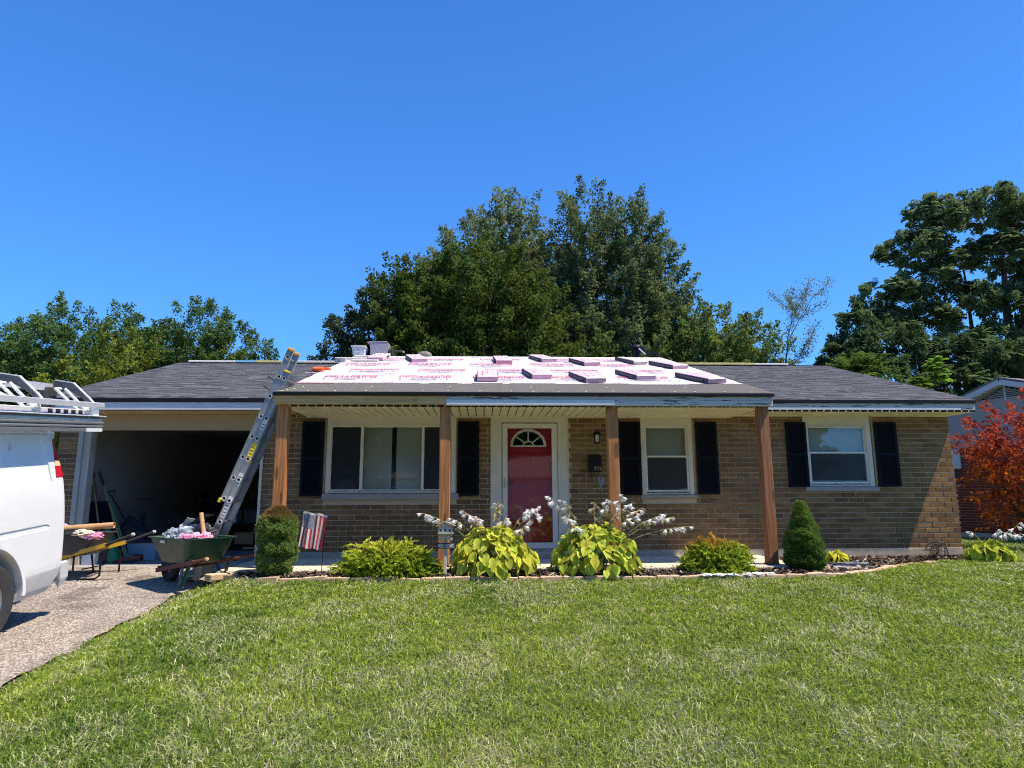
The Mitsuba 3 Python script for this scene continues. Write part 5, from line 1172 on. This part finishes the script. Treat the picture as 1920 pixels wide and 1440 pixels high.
# ------------------------------------------------------------------ garden plants
def conifer(name, label, cat, x, y, h, w, prof, base, seed, tip=None, n=5200, L=.055):
    k = lab(key(name), label, cat); rg = np.random.default_rng(seed); z0 = float(gz(x, y)) - .0
    t = rg.random(n)**.75; a = rg.uniform(0, 2*np.pi, n)
    r = np.interp(t, [p[0] for p in prof], [p[1] for p in prof])*w/2
    lump = meshkit.fbm(np.stack([np.cos(a)*r*9, np.sin(a)*r*9, t*h*9], 1), 3, seed); r = r*(.50 + 1.0*lump)*np.where(rg.random(n) < .3, rg.uniform(.5, .95, n), 1)
    C = np.stack([x + r*np.cos(a), y + r*np.sin(a), z0 + .03 + t*h], 1)
    out = np.stack([np.cos(a), np.sin(a), .9 + 0*a], 1)
    # each sprig is three needles-like leaves
    i = np.repeat(np.arange(n), 4); m = len(i)
    D = out[i] + rdir(m, rg)*.9; N = rdir(m, rg)
    col = shade(base, n, rg, .35)[i]*rg.uniform(.8, 1.2, (m, 1))
    if tip is not None:
        wgt = sstep(tip[0], tip[1], t + rg.normal(0, .05, n))[i][:, None]; col = col*(1 - wgt) + np.array(tip[2])*wgt*rg.uniform(.7, 1.2, (m, 1))
    mm, c = leafmesh(C[i] + D*L*.35, D, N, L*rg.uniform(.7, 1.3, m), L*.34, .1, np.clip(col, .004, .8))
    part(k, 'foliage', mm, 'mat_leaf', color=c)
    part(k, 'trunk', tube([(x, y, z0 - .03), (x, y, z0 + h*.55)], [.035, .02], 8), 'mat_bark')
    core = lathe([(max(.01, np.interp(q, [p[0] for p in prof], [p[1] for p in prof])*w*.36), z0 + .04 + q*h*.96) for q in np.linspace(0, 1, 12)], 14, mat4((x, y, 0), (1, 0, 0), (0, 1, 0), (0, 0, 1)))
    part(k, 'inner_twigs', core, 'mat_bark', True)
conifer('dwarf_spruce', 'rounded dwarf spruce with brown top in front of the leftmost post', 'shrub', -2.68, 8.78, .84, .43, [(0, .62), (.12, .86), (.4, .98), (.65, 1.0), (.85, .80), (.95, .5), (1, .12)], (.25, .36, .105), 61, (.74, .95, (.28, .17, .07)), 6500)
conifer('cone_conifer', 'dark green cone shaped conifer right of the last porch post', 'shrub', 4.35, 8.92, .88, .42, [(0, .7), (.08, .92), (.22, 1.0), (.42, .86), (.62, .62), (.82, .32), (.93, .14), (1, .02)], (.13, .235, .05), 62, (.0, 1.6, (.26, .38, .08)), 5600)
def mound(name, label, cat, x, y, w, d, h, base, seed, n, top=None, L=.07, droop=.3, spike=.2):
    """low feathery shrub of arching sprays"""
    k = lab(key(name), label, cat); rg = np.random.default_rng(seed); z0 = float(gz(x, y))
    a = rg.uniform(0, 2*np.pi, n); el = np.arcsin(rg.uniform(.0, 1, n))
    d0 = np.stack([np.cos(a)*np.cos(el), np.sin(a)*np.cos(el), np.sin(el)], 1)
    lump = .62 + .5*meshkit.fbm(d0*3.0, 3, seed) + spike*rg.random(n)*rg.random(n); lump *= np.where(rg.random(n) < .25, rg.uniform(.6, .9, n), 1)
    tip = np.array([x, y, z0 + .02]) + d0*[w/2, d/2, h]*lump[:, None]
    sd = d0*[1, 1, .6] + [0, 0, .25] + rg.normal(0, .3, (n, 3)); sd /= np.linalg.norm(sd, axis=1, keepdims=True)
    per = 9; i = np.repeat(np.arange(n), per); t = np.tile(np.linspace(0, 1, per), n)
    SL = rg.uniform(.08, .17, n)
    C = tip[i] - sd[i]*((1 - t)*SL[i])[:, None]; C[:, 2] -= droop*SL[i]*t**2
    sgn = np.where(np.arange(len(i)) % 2 == 0, 1, -1)[:, None]
    side = np.cross(sd[i], rdir(len(i), rg)); D = sd[i]*.8 + side*sgn*.7
    tone = rg.uniform(.6, 1.35, n); col = np.array(base)[None]*tone[i][:, None]*rg.uniform(.85, 1.15, (len(i), 1))
    if top is not None:
        wgt = sstep(top[0], top[1], (tip[:, 2] - z0)/h + rg.normal(0, .1, n))[i][:, None]*rg.uniform(.3, 1, n)[i][:, None]; col = col*(1 - wgt) + np.array(top[2])*wgt*tone[i][:, None]
    mm, c = leafmesh(C, D, rdir(len(i), rg)*.6 + [0, -.2, .7], L*rg.uniform(.6, 1.2, len(i)), L*.26, .1, np.clip(col, .004, .85))
    part(k, 'foliage', mm, 'mat_leaf', color=c)
    part(k, 'stems', join([tube([(x, y, z0 - .02), tuple(np.array([x, y, z0]) + (tip[j] - [x, y, z0])*[.5, .5, .65]), tuple(tip[j] - sd[j]*.05)], [.010, .007, .003], 5) for j in range(0, n, max(1, n//70))]), 'mat_bark')
mound('juniper', 'yellow green feathery juniper below the wide window', 'shrub', -1.20, 8.74, 1.32, .75, .46, (.33, .45, .035), 63, 2300, (.5, .9, (.60, .62, .09)), spike=.35)
mound('spirea', 'low shrub with orange red top between the third and last posts', 'shrub', 3.07, 8.76, 1.02, .70, .47, (.34, .45, .045), 64, 1900, (.86, 1.04, (.66, .24, .08)), spike=.3)
# hostas: each large leaf is a mesh of its own
def hosta_leaf(L, W, curl, cup, seed):
    rg = np.random.default_rng(seed); nu, nv = 9, 5; v = []
    for i in range(nu):
        t = i/(nu - 1); w = W/2*(math.sin(math.pi*min(1, t*.94 + .06)**.72)**.9 if t < 1 else .0)
        for j in range(nv):
            s = j/(nv - 1)*2 - 1
            v.append((s*w, t*L*(1 - .12*curl*t), -curl*L*.55*t**2 + cup*W*s*s*.5*(1 - t*.5) + .03*math.sin(8*t + 4*s + seed)*abs(s) - .03*(abs(s) < .1)))
    F = []
    for i in range(nu - 1):
        for j in range(nv - 1): a = i*nv + j; F += [[a, a + 1, a + nv + 1], [a, a + nv + 1, a + nv]]
    return np.array(v), np.array(F)
def hosta(name, label, x, y, w, h, n, seed, base, flowers, nbl=(9, 15), lsz=.152):
    k = lab(key(name), label, 'plant'); rg = np.random.default_rng(seed); z0 = float(gz(x, y)) + .01
    variants = []
    for i in range(8):
        v, f = hosta_leaf(1.0, rg.uniform(.70, .90), rg.uniform(.25, .7), rg.uniform(.1, .45), seed*10 + i)
        tone = rg.uniform(.6, 1.35); b = np.array(base)*tone; b = b*(1 + rg.uniform(0, .5)*np.array([.8, .25, 0]))
        edge = np.abs(np.tile(np.linspace(-1, 1, 5), 9))[:, None]; c = np.clip(b[None]*(.85 + .3*edge) + edge**3*np.array([[.12, .10, .02]]), 0, .85)
        if i == 7: c = np.clip(c*.6 + np.array([[.22, .12, .03]])*sstep(.5, 1, np.repeat(np.linspace(0, 1, 9), 5))[:, None], 0, .85)
        variants.append(mikit.ply((v, f), 'mat_leaf_big', smooth=True, color=c))
    for i in range(n):
        t = (i + .5)/n; a = i*2.39996 + rg.normal(0, .25); el = math.asin(min(1, t**.9*.97)) + rg.normal(0, .06)     # 0 low outside, high inside
        n0 = np.array([math.cos(a)*math.cos(el), math.sin(a)*math.cos(el), math.sin(el)])
        p = np.array([x, y, z0 + .02]) + n0*[w*.40, w*.32, h*.86]*rg.uniform(.86, 1.06)
        dn_ = np.array([0, 0, -1.0]) + n0*n0[2]; hd = np.array([math.cos(a), math.sin(a), 0])
        ay = unit(dn_*(.95 - .25*n0[2]) + hd*(.50 + .25*n0[2]) + rg.normal(0, .25, 3)); up = unit(n0*.8 + [0, -.12, .45] + rg.normal(0, .42, 3))
        ax = unit(np.cross(ay, up)); az = np.cross(ax, ay)
        s = lsz*rg.uniform(.7, 1.25)
        share(key(k + '__leaf'), variants[int(rg.integers(0, 8))], T(mat4(p - ay*s*.45, ax*s, ay*s, az*s).tolist()))
    part(k, 'petioles', join([tube([(x + rg.normal(0, .04), y + rg.normal(0, .04), z0 - .03), (x + .25*w*math.cos(q), y + .2*w*math.sin(q), z0 + h*.55)], [.010, .006], 5) for q in np.arange(0, 6.28, .35)]), 'mat_hose_green' if False else 'mat_leg_green')
    for (tx, ty, tz, lean, fade) in flowers:
        b0 = np.array([x + (tx - x)*.25, y + rg.uniform(-.1, .1), z0 + h*.5]); tp = np.array([tx, ty, tz]); nn = 9; tt = np.linspace(0, 1, nn)[:, None]
        mid = b0*.5 + tp*.5 + [0, 0, .10 + .06*lean]; pts = (1 - tt)**2*b0 + 2*tt*(1 - tt)*mid + tt*tt*tp
        st = part(k, 'flower_stalk', tube(pts, np.linspace(.0065, .004, nn), 5), 'mat_stalk')
        ms, cs = [], []
        nb_ = int(rg.integers(*nbl))
        for j in range(nb_):
            u_ = .55 + .45*j/(nb_ - 1); c0 = np.array([np.interp(u_, tt[:, 0], pts[:, q]) for q in range(3)])
            aa = rg.uniform(0, 2*np.pi); dd = unit(np.array([math.cos(aa), math.sin(aa), -.55 if u_ > .62 else -1.0])); Lb = rg.uniform(.07, .105)*(1.15 - .5*(u_ > .95))
            dead = rg.random() < fade or u_ < .66
            # six petals of a trumpet
            s1 = unit(np.cross(dd, [0, 0, 1.0])); s2 = np.cross(dd, s1)
            for q in range(6):
                g = q*math.pi/3; o = s1*math.cos(g) + s2*math.sin(g); w2 = .013 if not dead else .006; sidev = np.cross(dd, o)*w2
                e = c0 + dd*Lb + o*(.034 if not dead else .008); mm_ = c0 + dd*Lb*.55 + o*.010
                ms.append((np.array([c0, mm_ - sidev, e, mm_ + sidev]), np.array([[0, 1, 2], [0, 2, 3]])))
                cs.append(np.tile(np.array([.93, .92, .91]) if not dead else np.array([.50, .40, .20]), (4, 1))*rg.uniform(.85, 1.05))
        put(key(st + '__blossoms'), join(ms), 'mat_petal', color=np.clip(np.vstack(cs), 0, .95))
    return k
prin('mat_stalk', (.30, .30, .12), .6)
HC = (.44, .54, .07)
hosta('hosta', 'yellow green hosta with white flower stalks left of the front door', .13, 8.80, 1.42, .70, 250, 71, HC,
      [(-.80, 8.6, .77, .6, .1), (-.43, 8.6, .70, .3, .15), (-.28, 8.7, .80, .5, .2), (-.10, 8.7, .72, .2, .4), (.16, 8.75, .90, .9, .9), (.25, 8.8, .91, 1, .8), (.28, 8.7, .70, .2, .2), (.62, 8.7, .82, .3, .3), (.70, 8.6, .72, .2, .1), (.74, 8.6, .85, .5, .2), (.58, 8.5, .60, .1, .1)])
hosta('hosta', 'yellow green hosta with white flower stalks right of the front door', 1.47, 8.80, 1.44, .72, 255, 72, (.41, .53, .075),
      [(.86, 8.7, .98, .4, .15), (1.02, 8.65, .93, 1, .5), (1.05, 8.6, .72, .3, .1), (1.18, 8.6, .58, .1, .1), (1.47, 8.8, .90, .9, .95), (1.85, 8.7, 1.00, .3, .05), (1.66, 8.75, .93, .5, .2), (1.60, 8.8, .80, .6, .8), (1.80, 8.7, .76, .5, .8), (1.98, 8.7, .90, .9, .6), (2.0, 8.6, .72, .2, .1), (2.14, 8.8, .82, 1, .6), (2.38, 8.65, .74, .2, .1), (2.52, 8.7, .70, .6, .5), (2.68, 8.6, .58, .1, .05)])
hosta('hosta', 'small yellow hosta in the bed below the right window', 5.22, 9.72, .46, .20, 26, 73, (.42, .46, .05), [], lsz=.14)
hosta('hosta', 'hosta with big white flowers at the right corner of the house', 7.85, 10.05, .80, .32, 90, 74, (.32, .44, .05),
      [(7.45, 9.9, .42, .2, .3), (7.90, 9.9, .45, .5, .1), (8.05, 9.9, .40, .4, 0), (8.28, 9.9, .55, .5, 0), (8.22, 9.85, .38, .4, 0)], nbl=(4, 6), lsz=.16)
# red leaved maple at the corner
k = lab('red_maple', 'red and orange leaved ornamental maple in front of the neighbour house', 'tree')
lob = [(10.3, 12.4, 1.95, .50, .6, .55), (10.9, 12.5, 2.05, .6, .6, .60), (10.15, 12.4, 1.35, .45, .6, .55), (10.9, 12.3, 1.35, .7, .7, .7), (9.85, 12.6, 2.10, .35, .4, .28), (11.6, 12.5, 1.8, .6, .6, .7), (10.5, 12.3, .75, .7, .6, .45), (11.4, 12.4, .9, .6, .6, .5)]
m, c = crown(lob, 430, 24, (.32, .062, .03), 81, L=.085, W=.045, shoot=(.22, .5), spread=.12, up=.1, yel=0, inner=.3)
z = m[0][:, 2]; w_ = sstep(1.2, 2.2, z)[:, None]; rg = np.random.default_rng(82); pk = np.repeat(rg.random((len(z)//4, 1)), 4, 0)
c = np.clip(c*(1 + (1 - w_)*(pk > .45)*np.array([[.55, 1.6, .0]]) + w_*np.array([[.35, .35, .5]])), 0, .8)
part(k, 'crown', m, 'mat_leaf', color=c)
part(k, 'trunk', join([limbs((10.75, 12.7, -.2), [(10.2, 12.5, 2.1), (10.9, 12.5, 2.3), (9.8, 12.6, 2.2), (11.5, 12.5, 2.0), (10.3, 12.4, 1.2)], .05, 83)]), 'mat_bark_red', 40)

# ------------------------------------------------------------------ garden flag, bird house sign, odds and ends
k = lab('garden_flag', 'small striped garden flag hanging askew on a thin pole beside the dwarf spruce', 'flag')
def cloth(u, v):   # u across 0..1, v down 0..1
    x = -2.345 + .31*u + .0*v; zt = .775 - .035*u
    p = np.stack([x - .055*v, 8.745 + .018*np.sin(9*u + 3*v) + .012*np.sin(17*u) + .02*v, zt - .43*v - .015*u + .008*np.sin(12*u)], -1)
    return p
def patch(u0, u1, v0, v1, nu, nv, lift=0):
    U, V_ = np.meshgrid(np.linspace(u0, u1, nu), np.linspace(v0, v1, nv), indexing='ij'); p = cloth(U, V_); p[..., 1] -= lift
    ii, jj = np.meshgrid(np.arange(nu - 1), np.arange(nv - 1), indexing='ij'); a = (ii*nv + jj).ravel()
    return p.reshape(-1, 3), np.vstack([np.stack([a, a + nv, a + nv + 1], 1), np.stack([a, a + nv + 1, a + 1], 1)])
ns = 13
for i in range(ns):
    u0, u1 = i/ns, (i + 1)/ns
    part(k, 'stripe', patch(u0, u1, .42 if i < 6 else 0, 1, 4, 14), 'mat_flag_red' if i % 2 == 1 or i in (12,) else 'mat_flag_white', True)
part(k, 'canton', patch(0, 6/ns, 0, .42, 10, 8), 'mat_flag_blue', True)
st = [m_ for r in range(4) for c_ in range(5) for m_ in [patch((c_ + .35)/5*6/ns, (c_ + .6)/5*6/ns, (r + .35)/4*.42, (r + .55)/4*.42, 2, 2, .0015)]]
part(k, 'stars', join(st), 'mat_flag_white')
part(k, 'hem', patch(0, 1, -.05, .02, 14, 2, .004), 'mat_flag_white', True)
part(k, 'pole', tube([(-2.09, 8.76, -.06), (-2.075, 8.76, .4), (-2.05, 8.76, .765), (-2.08, 8.76, .785), (-2.36, 8.75, .80)], .005, 6), 'mat_black_metal')
k = lab('birdhouse_sign', 'weathered little birdhouse sign with a welcome board before the second post', 'birdhouse')
bx_, by_ = -.49, 8.58
part(k, 'post', cbox(bx_ - .022, bx_ + .022, by_ - .02, by_ + .02, -.08, .50, .004), 'mat_post_pale')
part(k, 'house_box', extrude_xz(sg.Polygon([(bx_ - .08, .48), (bx_ + .08, .48), (bx_ + .09, .585), (bx_, .64), (bx_ - .09, .585)]), by_ - .07, by_ + .07), 'mat_post_pale')
for s in (-1, 1):
    part(k, 'roof_board', tf(cbox(0, .14, -.09, .09, 0, .014, .003), mat4((bx_, by_, .655), (s*.86, 0, -.40), (0, s, 0), (.40*s*s, 0, .86) if s > 0 else (-.40, 0, .86))), 'mat_weathered')
    part(k, 'arrow_board', tf(cbox(0, .10, -.012, .012, -.018, .018, .003), mat4((bx_, by_ - .06, .47), (s*.9, 0, -.3*s*s), (0, 1, 0), (.3*s, 0, .9))), 'mat_post_pale')
for i in (-1, 0, 1):
    part(k, 'entry_hole', tf(tri(m3.Manifold.cylinder(.004, .013, .013, 14)), mat4((bx_ + i*.055, by_ - .069, .555), (1, 0, 0), (0, 0, 1), (0, -1, 0))), 'mat_dark_gap')
part(k, 'ledge', cbox(bx_ - .10, bx_ + .10, by_ - .10, by_ + .08, .505, .52, .003), 'mat_weathered')
q = part(k, 'welcome_board', cbox(bx_ - .118, bx_ + .118, by_ - .040, by_ - .022, .325, .395, .004), 'mat_sign_board')
t_ = meshkit.text_mesh('WELCOME', .040, .002, bold=True); v = np.array(t_.vertices); v[:, 0] -= v[:, 0].mean(); v[:, 0] *= .20/(v[:, 0].max() - v[:, 0].min())
part(q, 'lettering', (np.stack([bx_ + v[:, 0], by_ - .0405 - v[:, 2], .340 + v[:, 1]], 1), np.array(t_.faces)[:, ::-1]), 'mat_sticker_white')
part(k, 'spade', extrude_xz(sg.Polygon([(bx_ - .03, .40), (bx_, .45), (bx_ + .03, .40), (bx_, .42)]), by_ - .03, by_ - .02), 'mat_post_pale')
k = lab('green_strap', 'bright green plastic hose loop beside the last porch post', 'hose')
part(k, 'loop', join([tube([(4.19, 9.05, .0), (4.20, 9.05, .07), (4.22, 9.04, .14), (4.26, 9.04, .19)], [.018, .02, .017, .012], 7), tube([(4.14, 9.05, .04), (4.22, 9.03, .08), (4.34, 9.04, .10)], [.018, .02, .01], 7), tube([(4.20, 9.2, .05), (4.27, 9.15, .02), (4.36, 9.12, .0)], .009, 6), tube([(4.22, 9.22, .04), (4.32, 9.2, .02), (4.42, 9.2, -.01)], .008, 6)]), 'mat_hose_green', 40)
part(k, 'tail', tube([(4.1, 9.05, -.02), (4.25, 9.0, -.01), (4.4, 9.1, -.01)], .012, 6), 'mat_hose_green')
k = lab('cable_pile', 'pile of dark and pale plastic strips lying in the bed beside the cone conifer', 'strips')
for i in range(26):
    x, y, L_ = rng.uniform(4.62, 5.05), rng.uniform(9.0, 9.35), rng.uniform(.25, .6); a = rng.normal(-.25, .25)
    p0 = np.array([x, y, .0 + rng.uniform(0, .06)]); d_ = np.array([math.cos(a), math.sin(a), rng.normal(-.03, .06)])
    part(k, 'strip', bar(p0 - d_*L_*.2, p0 + d_*L_*.8, .022, .007, (rng.normal(0, .3), rng.normal(0, .3), 1)), 'mat_cable' if i % 2 else 'mat_cable_pale')
k = lab('wire_basket', 'rusty round wire plant frame leaning on the foundation near the right corner', 'wire frame')
Mb = mat4((7.2, 10.35, .09), (.96, -.1, -.25), (.1, .9, .4), (.2, -.41, .89))
rg_ = [tf(tube([(r*math.cos(t), r*math.sin(t), z) for t in np.linspace(0, 2*np.pi, 25)], .006, 5, False), Mb) for r, z in ((.16, .0), (.13, .07), (.09, .14))]
part(k, 'rings', join(rg_), 'mat_tarp_dark'); part(k, 'spokes', join([tf(tube([(.16*math.cos(t), .16*math.sin(t), 0), (.13*math.cos(t), .13*math.sin(t), .07), (.05*math.cos(t), .05*math.sin(t), .17)], .005, 5), Mb) for t in np.arange(0, 6.28, .7)]), 'mat_tarp_dark')
part(k, 'dry_vine', join([tube([np.array([7.2, 10.35, .1]) + rng.normal(0, .09, 3) for _ in range(6)], .004, 4) for _ in range(8)]), 'mat_bark')
k = lab('white_paper_scraps', 'flat white wrapper scraps in the bed before the orange topped shrub', 'paper')
for i, x in enumerate((2.82, 2.98, 3.16, 3.34, 3.50, 3.66)):
    s_ = crumple((x, 8.40 + .02*i, -.01), (.085, .05, .018), 90 + i, .6, 2)
    part(k, 'scrap', s_, 'mat_paper', 25)

# ------------------------------------------------------------------ grass
def grass(n):
    """mown lawn blades: denser and finer towards the camera"""
    rg = np.random.default_rng(5)
    Y = 3.2 + (10.6 - 3.2)*rg.random(int(n*3.2))**1.25; X = rg.uniform(-4.3, 10.5, len(Y))
    left = -3.72 + .10*(rg.random(len(Y)) - .5) + .24*sstep(8.6, 9.9, Y)
    front = np.where(X < 8.3, bed_y(np.clip(X, -3.45, 8.3)) - .03, 12)
    front = np.where(X < -3.2, 8.9, front)
    ok = (X > left) & (Y < front) & (X < .87*Y + .6) & (X > -.79*Y - .4)
    X, Y = X[ok][:n], Y[ok][:n]; n = len(X)
    X2 = rg.uniform(8.0, 14.5, 26000); Y2 = rg.uniform(9.8, 19, 26000); ok = (X2 < .9*Y2) & (X2 > 7.9) & ~((X2 < 8.3) & (Y2 < bed_y(X2)))
    X, Y = np.r_[X, X2[ok]], np.r_[Y, Y2[ok]]; n = len(X)
    P = np.stack([X, Y, gz(X, Y) - .014 + bumpz(X, Y)*.6], 1)
    d = np.sqrt(X**2 + Y**2)
    q = np.stack([X, Y, 0*X], 1)
    dry = sstep(.44, .66, meshkit.fbm(q*1.15, 4, 9)*.3 + meshkit.fbm(q*[3.6, 2.6, 1], 3, 10)*.7)
    lush = sstep(.45, .7, meshkit.fbm(q*.8 + 40, 3, 12))
    h = rg.uniform(.03, .064, n)*(.65 + .8*meshkit.noise(q*7))*(1 + .25*lush)*(1 + .35*(rg.random(n) > .97))
    w = .0034*np.clip(d/4.5, .85, 3.2)*rg.uniform(.7, 1.3, n)
    a = rg.uniform(0, 2*np.pi, n); lean = np.abs(rg.normal(.55, .4, n))
    D = np.stack([np.cos(a)*lean, np.sin(a)*lean, np.ones(n)], 1); D /= np.linalg.norm(D, axis=1, keepdims=True)
    bend = np.stack([np.cos(a), np.sin(a), -.5*np.ones(n)], 1)*(h*rg.uniform(.1, .6, n))[:, None]
    f_ = rg.uniform(0, 2*np.pi, n); S = np.stack([np.cos(f_), np.sin(f_), 0*f_], 1)*w[:, None]
    mid = P + D*(h*.6)[:, None]; tip = P + D*h[:, None] + bend
    v = np.stack([P - S, P + S, mid + S*.8, mid - S*.8, tip], 1).reshape(-1, 3); k5 = np.arange(n)*5
    f = np.vstack([np.stack([k5, k5 + 1, k5 + 2], 1), np.stack([k5, k5 + 2, k5 + 3], 1), np.stack([k5 + 3, k5 + 2, k5 + 4], 1)])
    g1, g2, g3 = np.array([.205, .305, .036]), np.array([.36, .445, .08]), np.array([.60, .61, .36])
    u_ = rg.random(n)[:, None]; col = g1*(1 - u_) + g2*u_; col *= (1 - .38*lush[:, None]*np.array([[1, .7, .5]]))
    isdry = (rg.random(n) < .08 + .36*dry)[:, None]; col = np.where(isdry, g3*rg.uniform(.6, 1.35, (n, 1)), col*rg.uniform(.55, 1.5, (n, 1)))
    return (v, f), np.repeat(np.clip(col, .01, .8), 5, 0)
m, c = grass(240000)
put('grass', m, 'mat_grass', color=c); lab('grass', 'short mown grass blades of the front lawn', 'grass', kind='stuff')
